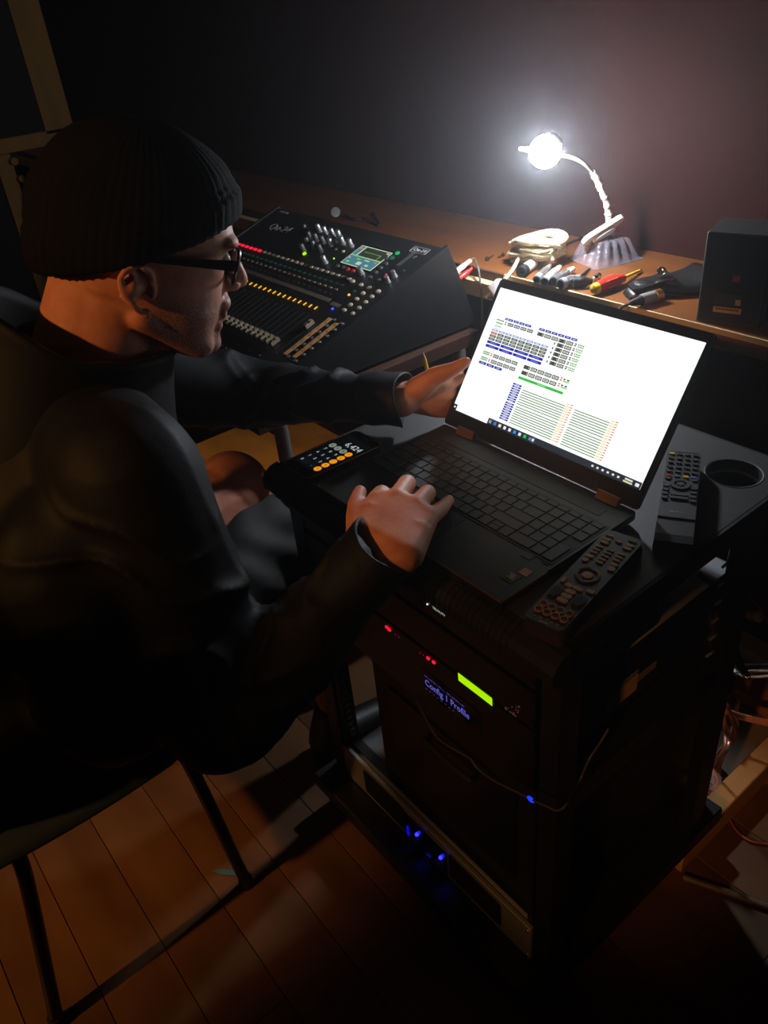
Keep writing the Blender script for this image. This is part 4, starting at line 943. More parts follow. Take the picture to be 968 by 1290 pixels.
MB().box2((gb.x-.013, gb.y+.011, BZ+.05), (gb.x+.091, gb.y+.121, BZ+.058), bev=.003).build('lid', mat('sage_grey', (120, 124, 112), .5), gr)
# plugs at the back of the desk
for nm, lab, m, a, e in (('plug_lead', 'white phono plug pushed into the back of the mixing desk', M_white, (572, 345), (593, 328)), ('plug_lead', 'red phono plug pushed into the back of the mixing desk', M_red, (577, 352), (597, 337))):
    p0, p1 = on_x(*a, -.835), on_x(*e, -.830); ax = (p1-p0).normalized(); L_ = (p1-p0).length
    t = thing(nm, lab, 'plug', p0, 'phono plugs behind the mixing desk')
    MB().lathe([(.0045, -.012), (.0052, 0), (.0062, .004), (.0058, L_*.6), (.0045, L_*.7), (.0045, L_), (.002, L_+.001)], 14, o=p0, ax=ax).build('plug_body', m, t, smooth=True)
    MB().tube(spline([p1-ax*.003, p1+ax*.012+V((0, 0, -.004)), on_y(604, 345, .66), on_y(607, 372, .655), on_y(608, 400, .655), on_y(607, 440, .66)], 7), .0019, 7).build('cable', mat('grey_cable', (96, 94, 90), .4), t, smooth=True)
a, e = on_y(532.5, 442, .335), on_y(541, 476, .33)
pn = thing('pencil', 'short pencil poking up behind the hand at the screen', 'pencil', e)
MB().tube([e, a.lerp(e, .32)], .0034, 6).build('barrel', M_yellow, pn); MB().tube([a.lerp(e, .32), a.lerp(e, .06)], [.0034, .0012], 8).build('sharpened_tip', M_rail, pn, smooth=True); MB().tube([a.lerp(e, .08), a], [.0013, .0004], 6).build('lead', mat('violet_lead', (70, 60, 160), .5), pn)
# ------------------------------------------------------------------ cables round the rack
def cable(name, label, pts, r, m, cat='cable', group=None, n=7, par=None):
    o = MB().tube(spline(pts, 8), r, n).build(name, m, par, smooth=True)
    return o if par else tag(o, label, cat, group)
Y_ = -.034
pts = [on_y(*q, y) for q, y in (((525, 882), -.006), ((535, 902), -.02), ((552, 930), Y_), ((578, 947), Y_), ((592, 955), Y_), ((602, 968), Y_), ((622, 983), Y_), ((650, 997), Y_), ((669, 1007), Y_), ((690, 1016), Y_), ((703, 1021), -.03), ((715, 1012), -.02))]+[on_x(*q, .008) for q in ((730, 985), (742, 958), (757, 935), (767, 918))]
uc = thing('usb_cable', 'thin black cable strung across the rack front with a blue light', 'cable', pts[3])
cable('cable', None, pts, .0015, mat('thin_cable', (70, 66, 60), .3), par=uc)
q = on_y(669, 1007, Y_); MB().ell(q, (.006, .0026, .0034), sub=2).build('blue_light', glow('usb_blue', (24, 50, 255), 1.4), uc, smooth=True)
cable('coiled_wire', 'copper wire loop on the floor right of the pine beam', [on_z(x, y, .0035) for x, y in ((968, 985), (940, 992), (924, 1006), (919, 1024), (926, 1043), (945, 1059), (975, 1064))], .0022, mat('orange_wire', (170, 92, 52), .4))
tag(MB().cyl(on_z(861, 1105, .0065), on_z(985, 1148, .0065), .0062, n=12).build('floor_rod', mat('dull_rod', (112, 96, 70), .45), smooth=True), 'dull metal rod lying on the floor right of the rack', 'rod')
# copper speaker cable, hanging and lying behind the rack
cs_ = thing('speaker_cable', 'coil of clear copper speaker cable hanging behind the rack', 'cable', on_z(915, 940, .01))
for k in range(7):
    random.seed(40+k); j = lambda: random.uniform(-.008, .008)
    pts = [on_y(912+random.uniform(-3, 3), 884, .62)+V((j(), j(), 0)), on_y(922+random.uniform(-5, 5), 905, .63)+V((j(), j(), 0)), on_y(926+random.uniform(-7, 5), 925, .63)+V((j(), j(), 0)), on_y(912+random.uniform(-5, 8), 945, .60), on_z(900+random.uniform(-2, 8), 965, .012), on_z(896+random.uniform(-4, 12), 990, .006), on_z(890, 1000, .006)]
    cable('strand', None, pts, .0034, M_copper, par=cs_)
for k in range(3): cable('strand', None, [on_y(908, 890+k*2, .62), on_y(925, 897+k*2.5, .63), on_y(945, 903+k*2.5, .64), on_y(985, 911+k*3, .65)], .003, M_copper, par=cs_)
for i, (lab, pts, r, m) in enumerate((
    ('thick shiny black cable looping down right of the rear rack post', [V((-.012, .412, .47))]+[on_y(x, y, .52) for x, y in ((922, 800), (926, 815), (932, 832), (941, 850), (943, 853), (938, 848), (930, 838), (921, 815))], .0052, mat('shiny_cable', (26, 24, 24), .18)),
    ('straight dark cable running right behind the rear rack post', [on_y(x, y, .62) for x, y in ((915, 836), (940, 838), (985, 837))], .003, M_soft),
    ('pale grey cable curving right behind the rack', [on_y(x, y, .64) for x, y in ((922, 845), (935, 847), (950, 845), (985, 846))], .0024, mat('pale_lead', (190, 186, 180), .35)),
    ('white cable running right just below the pale grey one', [on_y(x, y, .645) for x, y in ((928, 848), (944, 853), (985, 850))], .0024, M_white),
    ('thin brown cable arching over the wall behind the rack', [on_y(x, y, .9655) for x, y in ((930, 742), (950, 757), (964, 775), (975, 800))], .003, mat('brown_lead', (84, 54, 42), .4)),
    ('black cable bundle dangling inside the rear of the rack', [on_y(x, y, .40) for x, y in ((893, 772), (901, 800), (899, 840), (893, 868), (888, 886))], .006, mat('bundle_cable', (44, 34, 30), .35)),
    ('brown cable beside the black bundle in the rack rear', [on_y(x, y, .41) for x, y in ((897, 770), (908, 795), (904, 845), (897, 890))], .004, mat('brown_lead', (84, 54, 42), .4)),
    ('dull gold thin cable hanging down from the silver plug', [on_y(x, y, .43) for x, y in ((885, 806), (886, 822), (882, 850), (877, 872), (875, 884))], .0022, mat('gold_lead', (120, 100, 66), .35)),
    ('black cable looped over the power amplifier rear', [on_z(x, y, .205) for x, y in ((872, 985), (866, 970), (868, 955), (876, 948), (890, 960), (897, 965))], .004, M_soft),
    ('thin grey cable lying over the power amplifier rear', [on_z(x, y, .23) for x, y in ((850, 935), (870, 938), (885, 944), (897, 950))], .0028, M_grey),
    ('black cable hanging across the gap under the rack top', [on_y(x, y, .37) for x, y in ((880, 722), (888, 730), (903, 738), (918, 742))], .004, M_soft),
    )): cable('loose_cable', lab, pts, r, m, group='cables behind the rack')
p0, p1 = on_y(868, 793, .43), on_y(886, 798, .43)
t = thing('silver_plug', 'shiny silver plug in the back of a rack unit', 'plug', p0)
MB().cyl(p0, p1, .006, .005, 12).build('plug_body', M_chrome, t, smooth=True); MB().ell(p0, .0065, sub=2).build('plug_knob', M_soft, t, smooth=True)
p0, p1 = on_y(878, 886, .43), on_y(884, 882, .43)
t = thing('brass_plug', 'small brass plug low at the back of a rack unit', 'plug', p0)
MB().cyl(p0, p1, .006, .005, 12).build('plug_body', M_gold, t, smooth=True); MB().ell(p0+V((-.008, 0, -.003)), .006, sub=2).build('plug_knob', M_steel, t, smooth=True)
p0, p1 = on_y(921, 850, .56), on_y(907, 878, .55)
t = thing('grey_adaptor', 'blue grey power adaptor plug behind the rear rack post', 'adaptor', p1)
ax = (p1-p0).normalized(); MB().lathe([(.006, -.004), (.011, .002), (.015, .012), (.0165, .03), (.014, .045), (.006, .052)], 16, o=p0, ax=ax).build('body', mat('bluegrey_plastic', (86, 98, 108), .4), t, smooth=True)
MB().cyl(p0-ax*.012, p0, .006, n=10).build('collar', M_white, t, smooth=True)
MB().tube(spline([p1-ax*.004, p1+V((-.01, .0, -.04)), V((p1.x-.03, p1.y+.01, .05)), V((p1.x-.05, p1.y+.03, .006)), V((p1.x-.12, p1.y+.05, .006))], 7), .0028, 7).build('lead', M_soft, t, smooth=True)
p0, p1 = on_y(930, 769, .958), on_y(952, 777, .958)
t = thing('wall_cleat', 'small wooden cleat with a cable clip low on the red wall', 'cleat', p0)
MB(frame((p0+p1)/2, p1-p0, y=(0, 1, 0))).box((0, 0, 0), ((p1-p0).length, .018, .018), bev=.002).build('cleat', M_trim, t)
MB(frame(p1, p1-p0, y=(0, 1, 0))).box((.008, 0, .003), (.02, .02, .022), bev=.004).build('clip', M_rail, t)
# ------------------------------------------------------------------ the seated man
HA, HP_ = math.radians(14), math.radians(20)
hf = V((math.sin(HA)*math.cos(HP_), math.cos(HA)*math.cos(HP_), -math.sin(HP_))); hs = V((math.cos(HA), -math.sin(HA), 0)); ht = hs.cross(hf)
HC = V((-.524, -.149, 1.179))
HT = Matrix(((hf.x, -hs.x, ht.x, HC.x), (hf.y, -hs.y, ht.y, HC.y), (hf.z, -hs.z, ht.z, HC.z), (0, 0, 0, 1)))   # x forward, y to his left, z up
def hp2(px, py, yl): q = HT.inverted() @ on_plane(px, py, HC-hs*yl, hs); return q
man = thing('person', 'seated man in black jacket, black knit cap and glasses, one hand on the laptop keys', 'person', (-.70, -.35, 0))
M_skin = bpy.data.materials.new('skin'); M_skin.use_nodes = True
nt = M_skin.node_tree; b_ = nt.nodes['Principled BSDF']; at_ = nt.nodes.new('ShaderNodeAttribute'); at_.attribute_name = 'stubble'
mix = nt.nodes.new('ShaderNodeMix'); mix.data_type = 'RGBA'; nz = nt.nodes.new('ShaderNodeTexNoise'); nz.inputs['Scale'].default_value = 28; nz.inputs['Detail'].default_value = 6
tcn = nt.nodes.new('ShaderNodeTexCoord'); nt.links.new(tcn.outputs['Object'], nz.inputs['Vector'])
rpn = nt.nodes.new('ShaderNodeValToRGB'); rpn.color_ramp.elements[0].position = .35; rpn.color_ramp.elements[1].position = .7
rpn.color_ramp.elements[0].color = lin((192, 122, 96))+(1,); rpn.color_ramp.elements[1].color = lin((214, 150, 122))+(1,)
n2 = nt.nodes.new('ShaderNodeTexNoise'); n2.inputs['Scale'].default_value = 520; n2.inputs['Detail'].default_value = 4; nt.links.new(tcn.outputs['Object'], n2.inputs['Vector'])
mm = nt.nodes.new('ShaderNodeMath'); mm.operation = 'MULTIPLY'; m3 = nt.nodes.new('ShaderNodeMapRange'); m3.inputs['From Min'].default_value = .35; m3.inputs['From Max'].default_value = .65
nt.links.new(n2.outputs['Fac'], m3.inputs['Value']); nt.links.new(m3.outputs[0], mm.inputs[0]); nt.links.new(at_.outputs['Fac'], mm.inputs[1])
nt.links.new(nz.outputs['Fac'], rpn.inputs['Fac']); nt.links.new(rpn.outputs['Color'], mix.inputs[6]); mix.inputs[7].default_value = lin((98, 84, 76))+(1,)
nt.links.new(mm.outputs[0], mix.inputs[0]); nt.links.new(mix.outputs[2], b_.inputs['Base Color'])
bpn = nt.nodes.new('ShaderNodeBump'); bpn.inputs['Strength'].default_value = .18; bpn.inputs['Distance'].default_value = .001; n3 = nt.nodes.new('ShaderNodeTexNoise'); n3.inputs['Scale'].default_value = 260
nt.links.new(tcn.outputs['Object'], n3.inputs['Vector']); nt.links.new(n3.outputs['Fac'], bpn.inputs['Height']); nt.links.new(bpn.outputs['Normal'], b_.inputs['Normal'])
b_.inputs['Roughness'].default_value = .56; b_.inputs['Specular IOR Level'].default_value = .35; b_.inputs['Subsurface Weight'].default_value = .12; b_.inputs['Subsurface Radius'].default_value = (.006, .003, .0015); b_.inputs['Subsurface Scale'].default_value = 1.0
# joints
NB = V((-.568, -.25, 1.05))
SHR, SHL = V((-.405, -.275, .975)), V((-.765, -.185, .965))
ELR, WRR = V((-.300, -.285, .665)), on_z(484, 690, .858)
ELL, WRL = V((-.705, .035, .868)), on_y(505, 504, .19)
PEL = V((-.70, -.46, .568)); BEL = V((-.665, -.41, .72)); CHE = V((-.605, -.30, .90))
HIR, HIL = V((-.61, -.42, .548)), V((-.82, -.42, .548))
KNR, KNL = V((-.655, .080, .600)), V((-.880, .048, .590))
ANR, ANL = V((-.665, .08, .09)), V((-.935, -.03, .09))
body = MB()
# head: stacked sections
secs = [(.118, .012, -.045, .030), (.108, .045, -.075, .050), (.09, .072, -.095, .066), (.07, .088, -.104, .073), (.056, .097, -.107, .0755), (.04, .104, -.108, .077), (.028, .107, -.107, .077), (.014, .102, -.105, .076), (0, .100, -.102, .075), (-.015, .101, -.098, .0735),
        (-.03, .102, -.092, .072), (-.045, .104, -.084, .070), (-.06, .102, -.07, .067), (-.075, .099, -.045, .062), (-.09, .098, -.015, .054), (-.102, .100, .015, .045), (-.113, .096, .04, .034), (-.121, .085, .06, .02)]
NS = 40; vs = []
for z, xf, xb, wd in secs:
    xc = max(-.012, (xf+xb)/2) if z < -.05 else -.012
    for k in range(NS):
        a = 2*math.pi*k/NS; c_, s_ = math.cos(a), math.sin(a); ex = .70 if c_ > 0 else 1.0
        vs.append((xc+(xf-xc if c_ > 0 else xc-xb)*math.copysign(abs(c_)**ex, c_), wd*math.copysign(abs(s_)**.95, s_), z))
n = len(secs)
body.T = HT
body.add(vs, [(i*NS+j, (i+1)*NS+j, (i+1)*NS+(j+1) % NS, i*NS+(j+1) % NS) for i in range(n-1) for j in range(NS)]+[tuple(range(NS)), tuple((n-1)*NS+NS-1-j for j in range(NS))])
body.cap((.106, 0, .010), (.1245, 0, -.0215), .0085, .0116); body.ell((.109, 0, -.012), (.014, .0115, .02)); body.ell((.107, 0, -.030), (.016, .011, .008))
for s in (-1, 1):
    body.ell((.112, s*.0115, -.0275), (.0125, .0085, .0085)); body.ell((.088, s*.026, .0265), (.0205, .030, .012))
    body.cap((.0, s*.055, -.068), (.08, s*.024, -.102), .0165, .018)
body.ell((.104, 0, -.051), (.0135, .026, .012)); body.ell((.1070, 0, -.0655), (.0075, .022, .0060)); body.ell((.1030, 0, -.0800), (.0085, .021, .0068)); body.ell((.096, 0, -.073), (.0135, .026, .012)); body.ell((.097, 0, -.090), (.0125, .022, .010)); body.ell((.093, 0, -.103), (.0205, .024, .0165)); body.ell((.088, 0, -.068), (.014, .035, .02))
for s in (-1, 1):     # ears
    E = [(4, -24), (0, -12), (-8, -6), (-18, -4), (-27, -9), (-33, -20), (-31, -32), (-23, -43), (-13, -51), (-4, -57)]
    Yr = s*.085
    for i in range(len(E)-1):
        f0 = lambda p: (p[0]/1000, s*(.0815 if p[0] > -5 else .0895), p[1]/1000)
        body.cap(f0(E[i]), f0(E[i+1]), .0042, .0042, sub=1, n=8)
    body.ell((-.001, s*.083, -.057), (.0075, .005, .008)); body.ell((-.016, s*.0795, -.028), (.015, .0055, .024), R=Matrix.Rotation(.42*1, 3, 'Y'))
    body.cap((-.020, s*.0865, -.014), (-.016, s*.086, -.042), .0033, .0036, sub=1, n=8); body.ell((.004, s*.080, -.034), (.0055, .0065, .009)); body.cap((-.012, s*.074, -.03), (-.02, s*.086, -.03), .012, .008)
body.T = Matrix()
nk0 = HT @ V((-.026, 0, -.06)); body.cap(nk0, NB+V((.01, .02, 0)), .0575, .064, n=48, sub=4); body.cap(HT @ V((.03, 0, -.10)), NB+V((.01, .06, -.01)), .034, .05, n=40, sub=3); body.cap(HT @ V((-.036, 0, -.02)), NB+V((.005, .005, 0)), .052, .060, n=48, sub=4)
body.cap(NB+V((0, -.02, -.04)), CHE, .07, .12); body.ell(CHE, (.16, .11, .16)); body.cap(CHE, BEL, .125, .13); body.cap(BEL, PEL, .13, .125)
body.cap(NB, SHR, .05, .05); body.cap(NB, SHL, .05, .05)
body.cap(SHR, ELR, .052, .040); body.cap(ELR, WRR-(WRR-ELR).normalized()*.035+V((0, 0, -.004)), .040, .027); body.cap(SHL, ELL, .052, .040); body.cap(ELL, WRL, .040, .027)
for h, k, a, fx_ in ((HIR, KNR, ANR, .02), (HIL, KNL, ANL, -.02)):
    body.cap(PEL.lerp(h, .6), h, .10, .092); kr = .058 if k is KNR else .074; body.cap(h, k, .088, kr); body.ell(k+V((0, .004, .006)), (kr+.002, kr, kr+.003), sub=4); kn2 = k+V((0, -.01, -.05)); body.cap(k, kn2, kr, kr-.006); body.cap(kn2, k.lerp(a, .33)+V((0, -.02, 0)), kr-.006, .054)
    md = k.lerp(a, .33)+V((0, -.02, 0)); body.cap(kn2, md, .052, .054); body.cap(md, a, .054, .034); body.cap(a+V((0, -.02, -.04)), a+V((fx_, .13, -.055)), .034, .028)
# right hand on the laptop
def chain(pts, rs):
    for i in range(len(pts)-1): body.cap(pts[i], pts[i+1], rs[i], rs[i+1], sub=2, n=14)
mi_, mm_, mr_, mp_ = on_z(474, 631, .869), on_z(500, 628, .872), on_z(524, 637, .869), on_z(541, 653, .862)
wl, wr = on_z(457, 671, .860), on_z(513, 701, .858)
body.cap(wl, wr, .0195, .018); w2_ = WRR-(WRR-ELR).normalized()*.035+V((0, 0, -.004))
for s_ in (0, .25, .5, .75, 1): body.cap(w2_, wl.lerp(wr, s_), .0255, .0195)
MC_ = [mi_, mm_, mr_, mp_]
for k in range(19):
    s_ = k/18; q_ = min(int(s_*3), 2); m_ = MC_[q_].lerp(MC_[q_+1], s_*3-q_); body.cap(wl.lerp(wr, s_), m_+V((0, 0, -.0012)), .0195, .0128-.0015*s_)
for p_, q_ in ((mi_, mm_), (mm_, mr_), (mr_, mp_)): body.cap(p_, q_, .0118, .0112)
body.cap(mi_.lerp(wl, .4), mp_.lerp(wr, .4), .0165, .0155)
pi_, pmid, prg, ppk = on_z(481, 622, .866), on_z(513, 609, .866), on_z(539, 621, .862), on_z(555, 642, .853)
chain([mi_, pi_, pi_+V((-.016, .011, -.014)), pi_+V((-.017, .012, -.026))], [.0130, .0122, .0105, .009])
chain([mm_, pmid, pmid+V((-.018, .013, -.014)), pmid+V((-.020, .015, -.028))], [.0130, .0124, .0108, .009])
chain([mr_, prg, prg+V((-.016, .013, -.013)), prg+V((-.017, .014, -.025))], [.0124, .0114, .010, .0086])
chain([mp_, ppk, ppk.lerp(on_z(566, 630, .8335), .55), on_z(566, 630, .8335)], [.0112, .0100, .0088, .0078])
tm, tp = on_z(449, 651, .861), on_z(454, 619, .8665)
chain([wl+V((-.004, .0, -.003)), tm, tm.lerp(tp, .5)+V((-.002, -.002, .001)), tp], [.019, .0135, .0108, .0090]); body.cap(tm, mi_, .012, .011)
# left hand steadying the lid: palm to the viewer, thumb up, fingers behind the lid
lw = on_y(515, 500, .205)
body.cap(WRL, lw, .028, .026)
lk = [on_y(566, 482, .256), on_y(568, 496, .258), on_y(566, 508, .256), on_y(560, 518, .250)]
for q, r_ in zip(lk, (.0135, .0135, .013, .012)): body.cap(lw+V((0, .004, 0)), q, .0235, r_)
fd_ = V((.45, .88, -.04)).normalized()
for q, l_, dz in zip(lk, (.062, .068, .062, .05), (.006, .002, -.001, -.002)):
    a = q+fd_*l_*.55+V((0, 0, dz)); e = a+(fd_+V((-.15, .2, 0))).normalized()*l_*.65
    chain([q, a, e], [.0112, .0098, .008])
t0, t1_, t2v, t3v = on_y(526, 491, .212), on_y(549, 474, .228), on_y(572, 465, .242), on_y(588, 455.5, .252)
chain([t0, t1_, t2v, t3v], [.021, .0155, .0112, .0078]); body.cap(t1_, lk[0], .012, .011); body.cap(lw+V((.004, -.004, -.004)), lk[3]+V((-.01, -.004, 0)), .018, .013)
bm_ = remesh(body, .0026, 9, .5)
co = np.empty(len(bm_.vertices)*3, np.float32); bm_.vertices.foreach_get('co', co); co = co.reshape(-1, 3)
Mi = np.array(HT.inverted()); lc_ = co @ Mi[:3, :3].T + Mi[:3, 3]
sm_ = lambda x, a, b: np.clip((x-a)/(b-a), 0, 1)
stub = sm_(-lc_[:, 2], .030, .056)*sm_(lc_[:, 0]-.25*lc_[:, 2], .012, .04)*(lc_[:, 2] > -.15)*(np.abs(lc_[:, 1]) < .08)*(lc_[:, 0] < .145)
at2 = bm_.attributes.new('stubble', 'FLOAT', 'POINT'); at2.data.foreach_set('value', stub.astype(np.float32))
bd = mesh_object('body', bm_, M_skin, man, (-.62, -.2, .8))
bd['label'] = 'bare skin of face, neck, hands and knees, greying stubble on the jaw'
# eyes
for s in (-1, 1):
    e = MB(HT).ell((.089, s*.031, .004), .0118, sub=3).build('eye', mat('eye_white', (220, 212, 204), .2, var=0), man, smooth=True)
    MB(HT).ell((.0978, s*.031, .003), (.0035, .0052, .0052), sub=2).build('iris', mat('iris', (60, 56, 50), .15, var=0), e, smooth=True)
# glasses
M_gl = mat('glasses_black', (12, 12, 12), .3, var=0)
tE, tH = hp2(188, 328.5, -.0825), hp2(294, 335, -.071); g1, g2 = hp2(302, 317, -.05), hp2(293, 355, -.05)
GX = (g1.x+g2.x)/2; GS = (g1.x-g2.x)/(g1.z-g2.z); GZ = (g1.z+g2.z)/2; print('GLASSES', GX, GS, GZ, g1.z-g2.z, tH)
for s in (-1, 1):
    a, e = V((tE.x-.01, s*abs(tE.y), tE.z)), V((GX-.004, s*.070, tH.z))
    b = MB(HT); b.add([(a.x, a.y-.001, a.z+.002), (a.x, a.y-.001, a.z-.002), (a.x, a.y+.001, a.z-.002), (a.x, a.y+.001, a.z+.002), (e.x, e.y-.0012, e.z+.0065), (e.x, e.y-.0012, e.z-.006), (e.x, e.y+.0012, e.z-.006), (e.x, e.y+.0012, e.z+.0065)], [(0, 1, 2, 3), (7, 6, 5, 4), (0, 4, 5, 1), (1, 5, 6, 2), (2, 6, 7, 3), (3, 7, 4, 0)])
    if s < 0: gls = thing('glasses', None, None, HT @ V((.1, 0, 0))); gls.parent = man; gls.location = (HT @ V((.1, 0, 0)))-WL[man.name]
    b.build('temple', M_gl, gls)
M_lens = bpy.data.materials.new('lens_glass'); M_lens.use_nodes = True
ln = M_lens.node_tree; ln.nodes.remove(ln.nodes['Principled BSDF']); ltr = ln.nodes.new('ShaderNodeBsdfTransparent'); lgl = ln.nodes.new('ShaderNodeBsdfGlossy'); lgl.inputs['Roughness'].default_value = .03; lfr = ln.nodes.new('ShaderNodeFresnel'); lmx = ln.nodes.new('ShaderNodeMixShader')
ltr.inputs[0].default_value = (.9, .92, .92, 1)
ln.links.new(lfr.outputs[0], lmx.inputs[0]); ln.links.new(ltr.outputs[0], lmx.inputs[1]); ln.links.new(lgl.outputs[0], lmx.inputs[2]); ln.links.new(lmx.outputs[0], ln.nodes['Material Output'].inputs[0])
for s in (-1, 1):
    pts = [(.1205-.0075*(abs(x*s+s*0)/.066)**2 - .004*(z < -.01)*1.0, s*(.0375)+x, z-.010) for x, z in [(p[0], p[1]) for p in rrect(.056, .038, .012, 4)]]
    pts = [V((GX+.003-.007*((abs(p[1]))/.066)**2+(p[2]+.01)*GS, p[1], p[2]+.01+GZ)) for p in pts]
    b = MB(HT); b.tube(pts+[pts[0]], .0021, 8, flat=1.5); b.build('rim', M_gl, gls, smooth=True)
    b = MB(HT); cpt = sum(pts, V((0, 0, 0)))/len(pts); b.add([cpt]+pts, [(0, i+1, (i+1) % len(pts)+1) for i in range(len(pts))]); b.build('lens', M_lens, gls, smooth='all')
b = MB(HT); b.tube(spline([(GX+.003, -.0105, GZ+.006), (GX+.008, 0, GZ+.009), (GX+.003, .0105, GZ+.006)], 5), .0022, 8); b.build('bridge', M_gl, gls, smooth=True)
# knit cap
sag = [(.108, .058), (.106, .078), (.090, .103), (.045, .127), (-.04, .130), (-.098, .094), (-.121, .045), (-.121, .005), (-.106, -.05), (-.09, -.08)]
cc_ = V((-.010, 0, .02))
fr_ = sorted((math.atan2(z-cc_.z, x-cc_.x), math.hypot(x-cc_.x, z-cc_.z)) for x, z in sag if x > cc_.x-.0001)
bk_ = sorted((math.atan2(z-cc_.z, -(x-cc_.x)), math.hypot(x-cc_.x, z-cc_.z)) for x, z in sag if x < cc_.x)
topR = .113
def Rf(e): return float(np.interp(e, [-1.2]+[q[0] for q in fr_]+[math.pi/2], [.112]+[q[1] for q in fr_]+[topR]))
def Rb(e): return float(np.interp(e, [q[0] for q in bk_]+[math.pi/2], [q[1] for q in bk_]+[topR]))
def Rs(e): return 1/math.hypot(math.cos(e)/.090, math.sin(e)/topR)
def cp(phi, e):
    c_, s_ = math.cos(phi), math.sin(phi); Rfb = Rf(e) if c_ > 0 else Rb(e)
    r = 1/math.sqrt((c_/Rfb)**2+(s_/Rs(e))**2); return V((cc_.x+r*math.cos(e)*c_, r*math.cos(e)*s_, cc_.z+r*math.sin(e)))
NP, NE = 168, 34; vs = []
for j in range(NE+1):
    for k in range(NP):
        phi = 2*math.pi*k/NP; lo, hi = -1.2, 1.2
        for _ in range(22):
            m_ = (lo+hi)/2; q = cp(phi, m_)
            if q.z-(.002+.50*q.x+.10*max(0, -q.x-.02)) > 0: hi = m_
            else: lo = m_
        t = j/NE; e = lo+(math.pi/2-.0-lo)*t; q = cp(phi, e); dr = (q-cc_).normalized()
        rib = .0011*math.cos(phi*56)*(1-t)**.5; fold = (.0045 if t < .20 else (.0045-.0060*math.exp(-((t-.22)/.018)**2) if t < .26 else 0)); low = -.004 if j == 0 else 0
        vs.append(q+dr*(rib+fold+low+.0025*noise.noise(q*22)))
b = MB(HT); b.add(vs, [(i*NP+j, i*NP+(j+1) % NP, (i+1)*NP+(j+1) % NP, (i+1)*NP+j) for i in range(NE) for j in range(NP)])
bn_ = b.build('knit_cap', mat('black_wool', (9, 9, 9), .9, var=.2, scale=200, bump=.6, bscale=700, spec=.15), man, smooth='all', label='black ribbed knit cap')
so = bn_.modifiers.new('t', 'SOLIDIFY'); so.thickness = .003; so.offset = -1
# jacket
M_jack = mat('jacket_softshell', (17, 17, 18), .6, var=.1, scale=40, bump=.25, bscale=900, spec=.2)
def folds(me, fn):
    n = len(me.vertices); a = np.empty(n*3, np.float32); me.vertices.foreach_get('co', a); nm = np.empty(n*3, np.float32); me.vertices.foreach_get('normal', nm)
    a = a.reshape(-1, 3); nm = nm.reshape(-1, 3); a2 = a+nm*fn(a)[:, None]; me.vertices.foreach_set('co', a2.astype(np.float32).ravel()); me.update()
jk_ = MB()
jk_.cap(NB+V((-.005, -.035, -.055)), CHE+V((0, -.01, 0)), .105, .165, n=24); jk_.ell(CHE+V((0, -.015, -.02)), (.205, .165, .19), sub=3); jk_.cap(CHE+V((0, -.02, -.02)), BEL+V((0, -.01, 0)), .17, .175, n=24); jk_.cap(BEL, PEL+V((0, -.01, .055)), .175, .160, n=24); jk_.ell(PEL+V((0, -.02, .05)), (.225, .18, .115), sub=3)
jk_.cap(NB+V((0, -.02, -.045)), SHR, .075, .085); jk_.cap(NB+V((0, -.02, -.045)), SHL, .075, .08)
ax0 = (WRR-ELR).normalized()
jk_.cap(SHR, SHR.lerp(ELR, .5)+V((.0, .01, 0)), .088, .080); jk_.cap(SHR.lerp(ELR, .5)+V((0, .01, 0)), ELR, .080, .072); jk_.cap(ELR, ELR.lerp(WRR, .5)+V((.0, .0, -.01)), .072, .062); jk_.cap(ELR.lerp(WRR, .5)+V((0, 0, -.01)), WRR-ax0*.055, .060, .044)
ax = (WRR-ELR).normalized(); jk_.cyl(WRR-ax*.06, WRR-ax*.006, .047, .046, 24)
jk_.cap(SHL, ELL, .082, .062); ax = (WRL-ELL).normalized(); jk_.cap(ELL, WRL-ax*.055, .060, .039)
jk_.ell((-.42, -.36, .82), (.10, .11, .17)); jk_.ell((-.46, -.24, .82), (.08, .08, .13)); jk_.ell((-.45, -.36, .68), (.12, .11, .12)); jk_.cap(SHR.lerp(ELR, .2), BEL, .08, .13); jk_.cap(NB+V((.02, -.03, -.06)), SHR.lerp(ELR, .25), .09, .085)
jm = remesh(jk_, .0055, 60, .5)
random.seed(3)
def jf(a):
    out = np.zeros(len(a))
    rg = lambda ph, k=2.0: (1-np.abs(np.sin(ph)))**k
    def seg(p, q, rad, amp, fr, tw, ph0=0):
        d = np.array(q-p); L_ = np.linalg.norm(d); d = d/L_; r = a-np.array(p); t = r@d; perp = r-t[:, None]*d; dist = np.linalg.norm(perp, axis=1)
        e1 = np.cross(d, [0, 0, 1.0]); e1 /= np.linalg.norm(e1); e2 = np.cross(d, e1); ang = np.arctan2(perp@e2, perp@e1)
        wgt = np.exp(-((t/L_-.5)/.52)**4)*np.exp(-(np.maximum(dist-rad, 0)/.06)**2)
        warp = .9*np.sin(2*ang+1.3+t*9)+.8*np.sin(t*23+ang*1.5)+.5*np.sin(3*ang-t*31)
        env = .35+.65*np.clip(.5+.9*np.sin(ang*1.0+t*14+ph0), 0, 1)
        return wgt*amp*env*(rg(t*fr+tw*np.sin(ang+ph0)+warp)-.28)
    out += seg(SHR, ELR, .10, .0105, 34, 1.9, .4)+seg(ELR, WRR, .065, .0085, 42, 1.5, 1.1)+seg(SHL, ELL, .085, .0105, 36, 1.8, 2.0)+seg(ELL, WRL, .055, .010, 46, 1.6, .2)+seg(CHE, PEL, .19, .008, 20, 2.4)
    x = a*9
    out += .004*(rg(x[:, 0]*1.1+x[:, 2]*.8+1.6*np.sin(x[:, 2]*.7+x[:, 1])+1.1*np.sin(x[:, 1]*1.9), 2.5)-.25)
    return out
folds(jm, jf)
